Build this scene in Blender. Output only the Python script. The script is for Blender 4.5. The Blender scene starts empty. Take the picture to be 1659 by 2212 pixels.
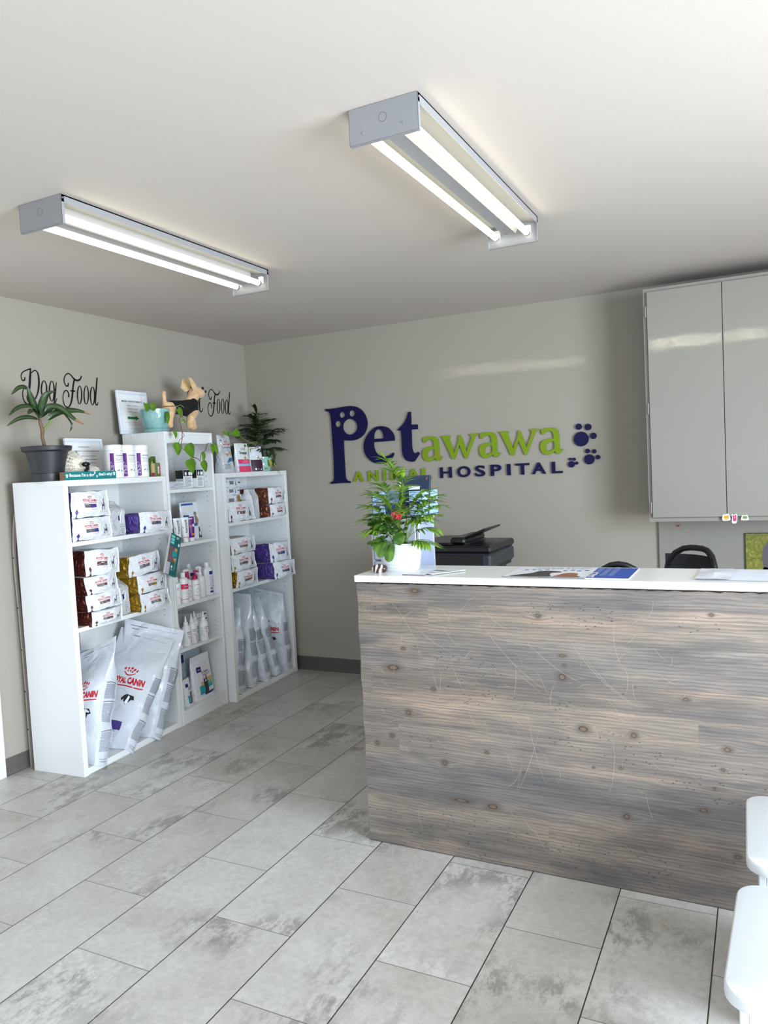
import bpy, bmesh, math, random
from math import sin, cos, pi, radians, sqrt
from mathutils import Vector, Matrix, noise

# ---------------------------------------------------------------- camera
SC = bpy.context.scene
COL = SC.collection
def cam_axes(yaw, pit, rol):
    f = Vector((sin(yaw)*cos(pit), cos(yaw)*cos(pit), sin(pit)))
    r = f.cross(Vector((0, 0, 1))).normalized(); u = r.cross(f)
    return cos(rol)*r + sin(rol)*u, -sin(rol)*r + cos(rol)*u, f
cr, cu, cf = cam_axes(-0.464169, -0.056553, -0.050133)
cd = bpy.data.cameras.new('camera'); cam = bpy.data.objects.new('camera', cd); COL.objects.link(cam)
cam.matrix_world = Matrix(((cr.x, cu.x, -cf.x, 0), (cr.y, cu.y, -cf.y, 0), (cr.z, cu.z, -cf.z, 1.46), (0, 0, 0, 1)))
cd.sensor_fit = 'VERTICAL'; cd.sensor_height = 36.0; cd.lens = 1633.63/2212*36.0
cd.clip_start = .05; cd.clip_end = 100
SC.camera = cam

# ---------------------------------------------------------------- world, lights, exposure
wd = bpy.data.worlds.new('world'); SC.world = wd; wd.use_nodes = True
bg = wd.node_tree.nodes['Background']; bg.inputs[0].default_value = (.62, .78, 1, 1); bg.inputs[1].default_value = 1.0
SC.view_settings.view_transform = 'Standard'; SC.view_settings.look = 'None'
SC.view_settings.gamma = 1; SC.view_settings.use_curve_mapping = False
SC.view_settings.exposure = 0.88
def area(name, loc, rot, sx, sy, power, col, spread=180):
    l = bpy.data.lights.new(name, 'AREA'); l.shape = 'RECTANGLE'; l.size = sx; l.size_y = sy
    l.energy = power; l.color = col; l.spread = radians(spread)
    o = bpy.data.objects.new(name, l); o.location = loc; o.rotation_euler = rot; COL.objects.link(o); return o
# daylight entering by the storefront windows in the wall behind the photographer and the glass door on the right
area('daylight_sky_rear', (-.3, -1.27, 1.35), (radians(52), 0, 0), 2.4, 1.8, 7, (.78, .89, 1), 140)
area('daylight_ground_rear', (-.9, -1.26, .9), (radians(112), 0, 0), 3.6, 1.2, 5, (1, .88, .76), 160)
area('daylight_sky_right', (2.56, 1.0, 1.45), (radians(60), 0, radians(90)), 2.3, 1.7, 175, (.68, .84, 1), 170)
area('daylight_ground_right', (2.55, 1.0, .8), (radians(112), 0, radians(90)), 2.3, 1.0, 42, (1, .88, .76), 170)
# thin glints of sunlight bounced in through the right window by glass outside
def glint(name, x0, x1, y, z, power, h):
    tx = Vector(((x0+x1)/2, y, z)); src = Vector((2.52, 1.35, 1.98)); d = (tx-src).normalized()
    o = area(name, src, (0, 0, 0), (x1-x0)*abs(d.y), h, power, (1, .97, .92), 1)
    o.rotation_euler = d.to_track_quat('-Z', 'Y').to_euler()
glint('glint_wall', -1.86, -.80, 4.70, 2.065, .03, .02)
glint('glint_cabinet', -.53, .30, 4.35, 2.054, .07, .015)

RND = random.Random(7)

# ---------------------------------------------------------------- materials
def srgb(c):
    f = lambda v: v/12.92 if v <= .04045 else ((v+.055)/1.055)**2.4
    return tuple(f(v/255) for v in c) + (1,)
class NT:
    def __init__(s, name):
        s.m = bpy.data.materials.new(name); s.m.use_nodes = True; s.n = s.m.node_tree.nodes; s.l = s.m.node_tree.links
        s.b = s.n['Principled BSDF']; s._tc = None
    def tc(s, out='Object'):
        if s._tc is None: s._tc = s.n.new('ShaderNodeTexCoord')
        return s._tc.outputs[out]
    def put(s, node, idx, v):
        i = node.inputs[idx]
        if hasattr(v, 'node'): s.l.new(v, i)
        elif v is not None: i.default_value = v
    def math(s, op, a, b=None, c=None, clamp=False):
        n = s.n.new('ShaderNodeMath'); n.operation = op; n.use_clamp = clamp
        for i, v in enumerate((a, b, c)):
            if v is not None: s.put(n, i, v)
        return n.outputs[0]
    def sep(s, v):
        n = s.n.new('ShaderNodeSeparateXYZ'); s.l.new(v, n.inputs[0]); return n.outputs
    def comb(s, x, y, z):
        n = s.n.new('ShaderNodeCombineXYZ')
        for i, v in enumerate((x, y, z)): s.put(n, i, v)
        return n.outputs[0]
    def mapv(s, v, scale=(1, 1, 1), loc=(0, 0, 0), rot=(0, 0, 0)):
        n = s.n.new('ShaderNodeMapping'); s.l.new(v, n.inputs[0])
        n.inputs[1].default_value = loc; n.inputs[2].default_value = rot; n.inputs[3].default_value = scale; return n.outputs[0]
    def noise(s, v, scale, detail=3, rough=.5, dist=0):
        n = s.n.new('ShaderNodeTexNoise'); s.l.new(v, n.inputs['Vector'])
        n.inputs['Scale'].default_value = scale; n.inputs['Detail'].default_value = detail
        n.inputs['Roughness'].default_value = rough; n.inputs['Distortion'].default_value = dist; return n.outputs[0]
    def ramp(s, v, stops):
        n = s.n.new('ShaderNodeValToRGB'); s.l.new(v, n.inputs[0]); e = n.color_ramp.elements
        while len(e) < len(stops): e.new(.5)
        for k, (p, c) in enumerate(stops):
            e[k].position = p; e[k].color = c if len(c) == 4 else srgb(c)
        return n.outputs[0]
    def rng(s, v, a, b, c=0., d=1.):
        n = s.n.new('ShaderNodeMapRange'); s.put(n, 0, v)
        for i, x in enumerate((a, b, c, d)): n.inputs[1+i].default_value = x
        return n.outputs[0]
    def mix(s, f, a, b, mode='MIX'):
        n = s.n.new('ShaderNodeMix'); n.data_type = 'RGBA'; n.blend_type = mode
        s.put(n, 0, f); s.put(n, 6, a); s.put(n, 7, b); return n.outputs[2]
    def bump(s, h, strength=.2, dist=.01):
        n = s.n.new('ShaderNodeBump'); n.inputs['Strength'].default_value = strength; n.inputs['Distance'].default_value = dist
        s.l.new(h, n.inputs['Height']); s.l.new(n.outputs[0], s.b.inputs['Normal'])
    def set(s, **k):
        for kk, v in k.items(): s.put(s.b, kk.replace('_', ' '), v)
        return s
_mc = {}
def M(name, col, rough=.5, metal=0, spec=.5, bump=None, coat=0, var=0, em=None, emc=None, trans=0, sss=0):
    """plain procedural material: colour with slight noise variation and optional noise bump (scale, strength, distance)"""
    if name in _mc: return _mc[name]
    t = NT(name); c = srgb(col)
    if var:
        nz = t.noise(t.tc(), 9, 3)
        lo = tuple(x*(1-var) for x in c[:3])+(1,); hi = tuple(min(1, x*(1+var)) for x in c[:3])+(1,)
        t.put(t.b, 'Base Color', t.mix(nz, lo, hi))
    else: t.b.inputs['Base Color'].default_value = c
    t.b.inputs['Roughness'].default_value = rough; t.b.inputs['Metallic'].default_value = metal
    t.b.inputs['Specular IOR Level'].default_value = spec
    if coat: t.b.inputs['Coat Weight'].default_value = coat; t.b.inputs['Coat Roughness'].default_value = .1
    if trans: t.b.inputs['Transmission Weight'].default_value = trans
    if em is not None:
        t.b.inputs['Emission Color'].default_value = srgb(emc or col); t.b.inputs['Emission Strength'].default_value = em
    if bump: t.bump(t.noise(t.tc(), bump[0], 4), bump[1], bump[2])
    _mc[name] = t.m; return t.m
def film(name, col, rough=.28, metal=0., s=1.0, str_=.55):
    """crinkled plastic or foil film"""
    if name in _mc: return _mc[name]
    t = NT(name); t.b.inputs['Base Color'].default_value = srgb(col)
    t.b.inputs['Roughness'].default_value = rough; t.b.inputs['Metallic'].default_value = metal
    v = t.n.new('ShaderNodeTexVoronoi'); v.feature = 'SMOOTH_F1'; v.inputs['Scale'].default_value = 14*s
    w = t.noise(t.tc(), 7*s, 2); mp = t.n.new('ShaderNodeVectorMath'); mp.operation = 'ADD'
    t.l.new(t.tc(), mp.inputs[0]); t.l.new(w, mp.inputs[1]); t.l.new(mp.outputs[0], v.inputs['Vector'])
    h = t.math('ADD', v.outputs[0], t.math('MULTIPLY', t.noise(t.tc(), 30*s, 2, .5, 1.5), .35))
    t.bump(h, str_, .012); _mc[name] = t.m; return t.m

def m_wall(name, col, var=.02):
    t = NT(name); c = srgb(col)
    nz = t.noise(t.tc(), 1.3, 3)
    t.put(t.b, 'Base Color', t.mix(nz, tuple(x*(1-var) for x in c[:3])+(1,), tuple(min(1, x*(1+var)) for x in c[:3])+(1,)))
    t.b.inputs['Roughness'].default_value = .72; t.b.inputs['Specular IOR Level'].default_value = .3
    t.bump(t.noise(t.tc(), 260, 2), .12, .002); return t.m

def m_floor():
    t = NT('vinyl_stone_tile'); x, y, z = t.sep(t.tc())
    TW, TL = .3022, .603
    u = t.math('DIVIDE', t.math('ADD', x, .151), TW); col = t.math('FLOOR', u); fu = t.math('SUBTRACT', u, col)
    par = t.math('ABSOLUTE', t.math('MODULO', col, 2.0))
    v = t.math('DIVIDE', t.math('SUBTRACT', t.math('SUBTRACT', y, 1.604), t.math('MULTIPLY', par, .3015)), TL)
    row = t.math('FLOOR', v); fv = t.math('SUBTRACT', v, row)
    du = t.math('MULTIPLY', t.math('MINIMUM', fu, t.math('SUBTRACT', 1, fu)), TW)
    dv = t.math('MULTIPLY', t.math('MINIMUM', fv, t.math('SUBTRACT', 1, fv)), TL)
    gu = t.math('LESS_THAN', du, .0019); gv = t.math('LESS_THAN', dv, .0013)
    g = t.math('MAXIMUM', gu, t.math('MULTIPLY', gv, .75))
    wn = t.n.new('ShaderNodeTexWhiteNoise'); t.l.new(t.comb(col, row, 3.0), wn.inputs['Vector'])
    r1 = wn.outputs['Value']; off = t.n.new('ShaderNodeVectorMath'); off.operation = 'MULTIPLY_ADD'
    t.l.new(wn.outputs['Color'], off.inputs[0]); off.inputs[1].default_value = (9, 9, 9)
    t.l.new(t.tc(), off.inputs[2]); P = off.outputs[0]
    big = t.noise(P, 2.6, 5, .55, .3)
    base = t.ramp(big, [(.3, (178, 172, 162)), (.5, (196, 192, 184)), (.7, (210, 208, 203))])
    fine = t.noise(P, 42, 6, .7)
    base = t.mix(.35, base, t.ramp(fine, [(.3, (150, 148, 142)), (.7, (214, 213, 210))]), 'MIX')
    # patchy worn stains, ragged edges
    pm = t.math('MULTIPLY', t.rng(t.noise(P, 2.1, 2, .5), .52, .64), t.rng(t.noise(t.mapv(P, (1, .5, 1)), 17, 8, .78), .47, .56))
    base = t.mix(t.math('MULTIPLY', pm, .8), base, srgb((139, 136, 131)))
    pw = t.math('MULTIPLY', t.rng(t.noise(t.mapv(P, (1, 1, 1), (4, 2, 1)), 2.3, 2, .5), .54, .68), t.rng(t.noise(P, 21, 8, .75), .49, .58))
    base = t.mix(t.math('MULTIPLY', pw, .5), base, srgb((214, 214, 212)))
    base = t.mix(1, base, t.ramp(r1, [(0, (238, 236, 233)), (1, (255, 255, 255))]), 'MULTIPLY')
    t.put(t.b, 'Base Color', t.mix(g, base, srgb((52, 47, 43))))
    t.put(t.b, 'Roughness', t.rng(fine, .3, .7, .30, .46)); t.b.inputs['Specular IOR Level'].default_value = .45
    t.bump(t.math('ADD', t.math('MULTIPLY', g, -1.5), t.math('MULTIPLY', fine, .25)), .25, .0015)
    return t.m

def m_wood():
    """grey stained knotty pine boards laid horizontally; object x runs along the counter, z up"""
    t = NT('grey_stained_pine'); x, y, z = t.sep(t.tc())
    knots = [(0.711,0.926,0.009,0.008),(1.264,0.952,0.008,0.006),(0.787,0.716,0.017,0.015),(0.187,0.779,0.01,0.006),(0.141,0.702,0.032,0.013),(0.304,0.633,0.009,0.008),(0.196,0.532,0.013,0.011),(0.121,0.435,0.01,0.009),(0.056,0.398,0.01,0.009),(0.853,0.541,0.021,0.012),(1.019,0.538,0.012,0.01),(1.301,0.524,0.013,0.009),(0.335,0.355,0.012,0.011),(0.502,0.416,0.008,0.006),(0.883,0.411,0.005,0.004),(0.973,0.421,0.006,0.005),(0.396,0.22,0.039,0.007),(0.517,0.216,0.026,0.011),(1.227,0.316,0.017,0.008),(0.987,0.256,0.013,0.011),(1.287,0.457,0.007,0.006),(1.324,0.181,0.011,0.008),(0.64,0.357,0.008,0.006),(1.183,0.674,0.011,0.007),(0.797,0.757,0.008,0.005),(0.79,0.791,0.014,0.005),(1.26,0.392,0.005,0.005),(0.246,1.0,0.022,0.01)]
    wx, wz = x, z; kd = None; halo = None
    for kx, kz, rx, rz in knots:
        dx = t.math('DIVIDE', t.math('SUBTRACT', x, kx), rx*.8); dz = t.math('DIVIDE', t.math('SUBTRACT', z, kz), rz*.85)
        d2 = t.math('ADD', t.math('MULTIPLY', dx, dx), t.math('MULTIPLY', dz, dz))
        kd = d2 if kd is None else t.math('MINIMUM', kd, d2)
        bx = t.math('MULTIPLY', dx, .28)
        f = t.math('DIVIDE', rz*1.5, t.math('ADD', 1, t.math('ADD', t.math('MULTIPLY', bx, bx), t.math('MULTIPLY', t.math('MULTIPLY', dz, dz), .22))))
        sg = t.math('MULTIPLY', f, t.math('SIGN', t.math('SUBTRACT', z, kz)))
        wz = t.math('SUBTRACT', wz, sg)
    # boards: edges at uneven heights
    edges = [.035, .20, .36, .493, .594, .703, .84, .96]
    bi = None
    for e in edges:
        s_ = t.math('GREATER_THAN', z, e); bi = s_ if bi is None else t.math('ADD', bi, s_)
    bl = t.n.new('ShaderNodeTexWhiteNoise'); t.l.new(t.comb(bi, 1.3, 2.2), bl.inputs['Vector'])
    # staves within boards along x
    st = t.math('FLOOR', t.math('ADD', t.math('MULTIPLY', x, .55), t.math('MULTIPLY', bl.outputs['Value'], 7)))
    w2 = t.n.new('ShaderNodeTexWhiteNoise'); t.l.new(t.comb(bi, st, .7), w2.inputs['Vector'])
    P = t.comb(x, w2.outputs['Value'], t.math('ADD', wz, t.math('MULTIPLY', w2.outputs['Value'], 3)))
    long_ = t.noise(t.mapv(P, (1.6, 1, 14)), 1.0, 4, .55, .6)
    grain = t.noise(t.mapv(P, (5, 1, 190)), 1.0, 5, .6, .6)
    ring = t.n.new('ShaderNodeTexWave'); ring.wave_type = 'BANDS'; ring.bands_direction = 'Z'
    t.l.new(t.mapv(P, (.25, .2, 1)), ring.inputs[0]); ring.inputs['Scale'].default_value = 26; ring.inputs['Distortion'].default_value = 5; ring.inputs['Detail'].default_value = 3; ring.inputs['Detail Scale'].default_value = 1.6
    patch = t.noise(t.mapv(t.tc(), (1.2, 1, 5.5)), 1.5, 4, .6, .4)
    c = t.ramp(long_, [(.25, (100, 97, 94)), (.42, (126, 119, 112)), (.58, (148, 138, 127)), (.8, (168, 154, 139))])
    c = t.mix(t.rng(patch, .50, .74, 0, .85), c, srgb((92, 92, 94)))
    c = t.mix(t.rng(patch, .24, .46, .7, 0), c, srgb((198, 172, 150)))
    c = t.mix(t.rng(ring.outputs[1], .45, 1, 0, .42), c, srgb((92, 84, 80)))
    c = t.mix(t.rng(grain, .5, .68, 0, .5), c, srgb((92, 87, 85)))
    c = t.mix(t.rng(grain, .2, .42, .35, 0), c, srgb((196, 180, 166)))
    c = t.mix(1, c, t.ramp(w2.outputs['Value'], [(0, (226, 228, 232)), (.5, (240, 236, 233)), (1, (255, 251, 246))]), 'MULTIPLY')
    ed = None
    for e in edges:
        q = t.math('LESS_THAN', t.math('ABSOLUTE', t.math('SUBTRACT', z, e)), .0009); ed = q if ed is None else t.math('MAXIMUM', ed, q)
    c = t.mix(t.math('MULTIPLY', ed, .3), c, srgb((70, 66, 64)))
    # little dark dashes
    vo = t.n.new('ShaderNodeTexVoronoi'); t.l.new(t.mapv(t.tc(), (28, 1, 62)), vo.inputs['Vector']); vo.inputs['Scale'].default_value = 1.5
    dash = t.math('MULTIPLY', t.math('LESS_THAN', vo.outputs['Distance'], .16), t.math('GREATER_THAN', t.noise(t.mapv(t.tc(), (1.2, 1, 3.5), (3, 0, 5)), 1.6, 2), .55))
    c = t.mix(t.math('MULTIPLY', dash, .8), c, srgb((52, 50, 52)))
    kr = t.math('SQRT', kd); kn = t.math('ADD', kr, t.math('MULTIPLY', t.noise(t.tc(), 60, 2), .3))
    c = t.mix(t.rng(kn, 2.6, 1.1, 0, .75), c, srgb((88, 80, 74)))
    c = t.mix(t.rng(kn, 1.12, .95, 0, .9), c, srgb((62, 46, 38)))
    c = t.mix(t.rng(kn, .86, .72, 0, .9), c, srgb((116, 98, 82)))
    t.put(t.b, 'Base Color', c); t.b.inputs['Roughness'].default_value = .42; t.b.inputs['Specular IOR Level'].default_value = .4
    t.bump(t.math('ADD', grain, t.math('MULTIPLY', t.math('MINIMUM', kr, 1.5), .6)), .25, .002)
    return t.m

WALL = m_wall('warm_grey_paint', (162, 156, 144)); CEIL = m_wall('ceiling_white_paint', (200, 191, 183), .015)
FLOOR = m_floor(); WOOD = m_wood()
WHITE = M('white_laminate', (232, 232, 231), .32, var=.01); WHITE2 = M('white_metal_paint', (226, 225, 222), .35)
PLATE = M('fixture_enamel', (146, 146, 148), .4)
BASEB = M('grey_vinyl_base', (92, 86, 82), .45)
BLACK = M('black_print', (24, 24, 26), .5); GREY = M('grey_print', (120, 120, 124), .6); LGREY = M('light_grey_print', (176, 178, 184), .6)
RED = M('red_print', (196, 22, 34), .4); NAVY = M('navy_print', (28, 32, 108), .4); GREENP = M('green_print', (36, 130, 62), .5)
FILM = film('white_pouch_film', (226, 228, 232)); PAPER = M('white_paper', (236, 236, 236), .7)

# ---------------------------------------------------------------- object helpers
def sub(name, parent=None):
    o = bpy.data.objects.new(name, None); o.empty_display_size = .05; COL.objects.link(o); o.parent = parent; return o
def tag(o, label=None, cat=None, group=None, kind=None):
    if label: o['label'] = label
    if cat: o['category'] = cat
    if group: o['group'] = group
    if kind: o['kind'] = kind
    return o
def thing(name, label, cat, loc=(0, 0, 0), rz=0, group=None, mat=None):
    o = sub(name); tag(o, label, cat, group)
    if mat is not None: o.matrix_world = mat
    else: o.location = loc; o.rotation_euler = (0, 0, rz)
    return o
def copy_tree(o, parent=None):
    c = o.copy(); COL.objects.link(c); c.parent = parent
    for ch in [x for x in bpy.data.objects if x.parent is o]: copy_tree(ch, c)
    return c

class MB:
    """collects shapes and links them as one mesh object"""
    def __init__(s, T=None): s.v = []; s.f = []; s.mi = []; s.mats = []; s.T = T or Matrix(); s.cur = 0
    def mat(s, m):
        if m not in s.mats: s.mats.append(m)
        s.cur = s.mats.index(m); return s
    def add(s, vs, fs, m=None, raw=False):
        if m is not None: s.mat(m)
        b = len(s.v); s.v += [tuple(v) if raw else tuple(s.T @ Vector(v)) for v in vs]
        for f in fs: s.f.append([b+i for i in f]); s.mi.append(s.cur)
    def box(s, x0, x1, y0, y1, z0, z1, m=None):
        s.add([(x0, y0, z0), (x1, y0, z0), (x1, y1, z0), (x0, y1, z0), (x0, y0, z1), (x1, y0, z1), (x1, y1, z1), (x0, y1, z1)],
              [(0, 3, 2, 1), (4, 5, 6, 7), (0, 1, 5, 4), (1, 2, 6, 5), (2, 3, 7, 6), (3, 0, 4, 7)], m)
    def cbox(s, x0, x1, y0, y1, z0, z1, c=.002, m=None):
        """chamfered box"""
        if m is not None: s.mat(m)
        X = (x0, x1); Y = (y0, y1); Z = (z0, z1); vs = []; ix = {}
        for i in (0, 1):
            for j in (0, 1):
                for k in (0, 1):
                    a = c if i == 0 else -c; b = c if j == 0 else -c; d = c if k == 0 else -c
                    for ax, p in (('x', (X[i], Y[j]+b, Z[k]+d)), ('y', (X[i]+a, Y[j], Z[k]+d)), ('z', (X[i]+a, Y[j]+b, Z[k]))):
                        ix[(i, j, k, ax)] = len(vs); vs.append(p)
        g = lambda i, j, k, a: ix[(i, j, k, a)]
        fs = []
        for i in (0, 1):
            q = [g(i, 0, 0, 'x'), g(i, 1, 0, 'x'), g(i, 1, 1, 'x'), g(i, 0, 1, 'x')]; fs.append(q if i else q[::-1])
            q = [g(0, i, 0, 'y'), g(0, i, 1, 'y'), g(1, i, 1, 'y'), g(1, i, 0, 'y')]; fs.append(q if i else q[::-1])
            q = [g(0, 0, i, 'z'), g(1, 0, i, 'z'), g(1, 1, i, 'z'), g(0, 1, i, 'z')]; fs.append(q if i else q[::-1])
        for j in (0, 1):
            for k in (0, 1):
                q = [g(0, j, k, 'y'), g(1, j, k, 'y'), g(1, j, k, 'z'), g(0, j, k, 'z')]; fs.append(q if (j ^ k) else q[::-1])
        for i in (0, 1):
            for k in (0, 1):
                q = [g(i, 0, k, 'x'), g(i, 1, k, 'x'), g(i, 1, k, 'z'), g(i, 0, k, 'z')]; fs.append(q[::-1] if (i ^ k) else q)
        for i in (0, 1):
            for j in (0, 1):
                q = [g(i, j, 0, 'x'), g(i, j, 1, 'x'), g(i, j, 1, 'y'), g(i, j, 0, 'y')]; fs.append(q if (i ^ j) else q[::-1])
        for i in (0, 1):
            for j in (0, 1):
                for k in (0, 1):
                    q = [g(i, j, k, 'x'), g(i, j, k, 'y'), g(i, j, k, 'z')]; fs.append(q if (i+j+k) % 2 else q[::-1])
        s.add(vs, fs)
    def lathe(s, prof, n=24, cx=0, cy=0, m=None, sx=1, sy=1, power=2):
        """profile [(r,z)] turned about z; ellipse via sx, sy; power>2 squares it"""
        vs = []; fs = []
        for r, z in prof:
            for k in range(n):
                a = 2*pi*k/n; c_, s_ = cos(a), sin(a)
                q = (abs(c_)**power+abs(s_)**power)**(-1/power) if power != 2 else 1
                vs.append((cx+r*sx*c_*q, cy+r*sy*s_*q, z))
        for i in range(len(prof)-1):
            for k in range(n):
                a = i*n+k; b = i*n+(k+1) % n; fs.append((a, b, b+n, a+n))
        if prof[0][0] > 1e-5: fs.append(tuple(range(n))[::-1])
        if prof[-1][0] > 1e-5: fs.append(tuple(range((len(prof)-1)*n, len(prof)*n)))
        s.add(vs, fs, m)
    def tube(s, pts, r, n=8, m=None, flat=1.0):
        """tube along points; r a number or list"""
        pts = [Vector(p) for p in pts]; N = len(pts); rr = r if isinstance(r, (list, tuple)) else [r]*N
        vs = []; fs = []; up = None
        for i, p in enumerate(pts):
            d = (pts[min(i+1, N-1)]-pts[max(i-1, 0)]).normalized()
            if up is None: up = d.orthogonal().normalized()
            else: up = (up - d*up.dot(d)).normalized()
            w = d.cross(up)
            for k in range(n):
                a = 2*pi*k/n; vs.append(p+up*cos(a)*rr[i]+w*sin(a)*rr[i]*flat)
        for i in range(N-1):
            for k in range(n):
                a = i*n+k; b = i*n+(k+1) % n; fs.append((a, b, b+n, a+n))
        fs.append(tuple(range(n))[::-1]); fs.append(tuple(range((N-1)*n, N*n)))
        s.add(vs, fs, m)
    def grid(s, fn, nu, nv, m=None, flip=False):
        vs = [fn(i/nu, j/nv) for j in range(nv+1) for i in range(nu+1)]; fs = []
        for j in range(nv):
            for i in range(nu):
                a = j*(nu+1)+i; q = (a, a+1, a+nu+2, a+nu+1); fs.append(q[::-1] if flip else q)
        s.add(vs, fs, m)
    def build(s, name, parent=None, smooth=None, weld=False, loc=None):
        me = bpy.data.meshes.new(name); me.from_pydata(s.v, [], s.f)
        for m in s.mats: me.materials.append(m)
        me.polygons.foreach_set('material_index', s.mi); me.update()
        if weld:
            b = bmesh.new(); b.from_mesh(me); bmesh.ops.remove_doubles(b, verts=b.verts, dist=1e-5); b.to_mesh(me); b.free()
        if smooth is not None:
            me.shade_smooth()
            if smooth < 180: me.set_sharp_from_angle(angle=radians(smooth))
        o = bpy.data.objects.new(name, me); COL.objects.link(o)
        if parent: o.parent = parent
        if loc: o.location = loc
        return o

# ---- flat shapes from curves: lettering and traced outlines
def spl(pts, n=5):
    """Catmull-Rom through pts; a third value marks a corner"""
    N = len(pts); out = []
    for i in range(N):
        p0, p1, p2, p3 = [pts[(i+k) % N] for k in (-1, 0, 1, 2)]
        P = lambda q: Vector((q[0], q[1]))
        m1 = Vector((0, 0)) if len(p1) > 2 else (P(p2)-P(p0))*.5
        m2 = Vector((0, 0)) if len(p2) > 2 else (P(p3)-P(p1))*.5
        if len(p1) > 2: m1 = (P(p2)-P(p1))*.6
        if len(p2) > 2: m2 = (P(p2)-P(p1))*.6
        for k in range(n):
            t = k/n; h = (2*t**3-3*t*t+1, t**3-2*t*t+t, -2*t**3+3*t*t, t**3-t*t)
            out.append(P(p1)*h[0]+m1*h[1]+P(p2)*h[2]+m2*h[3])
    return out
def shape2d(loops, ext=0, bev=0):
    """closed outlines (first outer, others holes) -> verts, faces in xy"""
    cu_ = bpy.data.curves.new('tmp', 'CURVE'); cu_.dimensions = '2D'; cu_.fill_mode = 'BOTH'; cu_.extrude = ext; cu_.bevel_depth = bev
    for lp in loops:
        sp = cu_.splines.new('POLY'); sp.points.add(len(lp)-1); sp.use_cyclic_u = True
        for k, p in enumerate(lp): sp.points[k].co = (p[0], p[1], 0, 1)
    return _tomesh(cu_)
def _tomesh(cu_):
    o = bpy.data.objects.new('tmp', cu_); COL.objects.link(o)
    dg = bpy.context.evaluated_depsgraph_get(); dg.update(); me = o.evaluated_get(dg).to_mesh()
    vs = [v.co.copy() for v in me.vertices]; fs = [tuple(p.vertices) for p in me.polygons]
    o.evaluated_get(dg).to_mesh_clear(); bpy.data.objects.remove(o); return vs, fs
_tx = {}
def text2d(sx, bold=0, res=2, space=1.0, shear=0, ext=0):
    k = (sx, bold, res, space, shear, ext)
    if k not in _tx:
        c = bpy.data.curves.new('tmp', 'FONT'); c.body = sx; c.size = 1; c.offset = bold; c.resolution_u = res
        c.space_character = space; c.shear = shear; c.extrude = ext; c.fill_mode = 'BOTH' if ext else 'FRONT'
        vs, fs = _tomesh(c)
        xs = [v.x for v in vs] or [0]; ys = [v.y for v in vs] or [0]
        x0, x1, y0, y1 = min(xs), max(xs), min(ys), max(ys)
        _tx[k] = ([Vector((v.x-x0, v.y-y0, v.z)) for v in vs], fs, x1-x0, y1-y0)
    return _tx[k]
class Pen:
    """draws flat print on a surface S(a,b)->Vector, a and b in metres along the surface"""
    def __init__(s, mb, S): s.mb = mb; s.S = S
    def poly(s, pts, m):
        s.mb.add([s.S(p[0], p[1]) for p in pts], [tuple(range(len(pts)))], m)
    def rect(s, a0, a1, b0, b1, m, n=3, k=3):
        s.mb.grid(lambda u, v: s.S(a0+(a1-a0)*u, b0+(b1-b0)*v), n, k, m)
    def disc(s, a, b, r, m, rb=None, n=12):
        rb = rb or r; s.mb.add([s.S(a, b)]+[s.S(a+r*cos(2*pi*k/n), b+rb*sin(2*pi*k/n)) for k in range(n)], [(0, 1+k, 1+(k+1) % n) for k in range(n)], m)
    def line(s, pts, w, m):
        vs = []; N = len(pts)
        for i, p in enumerate(pts):
            q0 = pts[max(i-1, 0)]; q1 = pts[min(i+1, N-1)]; dx, dy = q1[0]-q0[0], q1[1]-q0[1]; L = sqrt(dx*dx+dy*dy) or 1
            ww = (w[i] if isinstance(w, list) else w)/2
            vs += [s.S(p[0]-dy/L*ww, p[1]+dx/L*ww), s.S(p[0]+dy/L*ww, p[1]-dx/L*ww)]
        s.mb.add(vs, [(2*i, 2*i+1, 2*i+3, 2*i+2) for i in range(N-1)], m)
    def ring(s, a, b, ra, rb, w, m, t0=0, t1=1, n=20):
        s.line([(a+ra*cos(2*pi*(t0+(t1-t0)*k/n)), b+rb*sin(2*pi*(t0+(t1-t0)*k/n))) for k in range(n+1)], w, m)
    def text(s, tx, a, b, h, m, w=None, bold=0, anchor='l', vert=False, rot=0, **kw):
        """lettering with bottom left (or centre, anchor='c') at a,b; height h of its box, optional width w"""
        vs, fs, W, H = text2d(tx, bold, **kw)
        if not fs: return
        sy = h/H; sx_ = (w/W) if w else sy; ca, sa = cos(rot), sin(rot)
        ox = -W*sx_/2 if anchor == 'c' else 0
        P = [((v.x*sx_+ox), v.y*sy) for v in vs]
        if vert: P = [(-y, x) for x, y in P]
        P = [(a+x*ca-y*sa, b+x*sa+y*ca) for x, y in P]
        s.mb.add([s.S(*p) for p in P], fs, m)
    def lines(s, a0, a1, b0, b1, n, w, m, seed=0):
        """small print nobody can read: fine rules"""
        r = random.Random(seed)
        for i in range(n):
            b = b1-(b1-b0)*(i+.5)/n; e = a1-(a1-a0)*(r.random()*.12); s.rect(a0, e, b-w/2, b+w/2, m, 3, 1)

# shelf frames: local x along the shelf front (seen left to right), y into the shelf, z up
class Frame:
    def __init__(s, x, y, ang):
        a = radians(ang); s.M = Matrix.Translation((x, y, 0)) @ Matrix.Rotation(radians(90)+a, 4, 'Z')
    def at(s, u, d, z, rz=0, rx=0, ry=0):
        return s.M @ Matrix.Translation((u, d, z)) @ Matrix.Rotation(radians(rz), 4, 'Z') @ Matrix.Rotation(radians(ry), 4, 'Y') @ Matrix.Rotation(radians(rx), 4, 'X')
F1 = Frame(-3.047, 2.607, 3.5); F2 = Frame(-3.09, 3.380, 3.5); F3 = Frame(-3.063, 3.857, 3.0)

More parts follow.
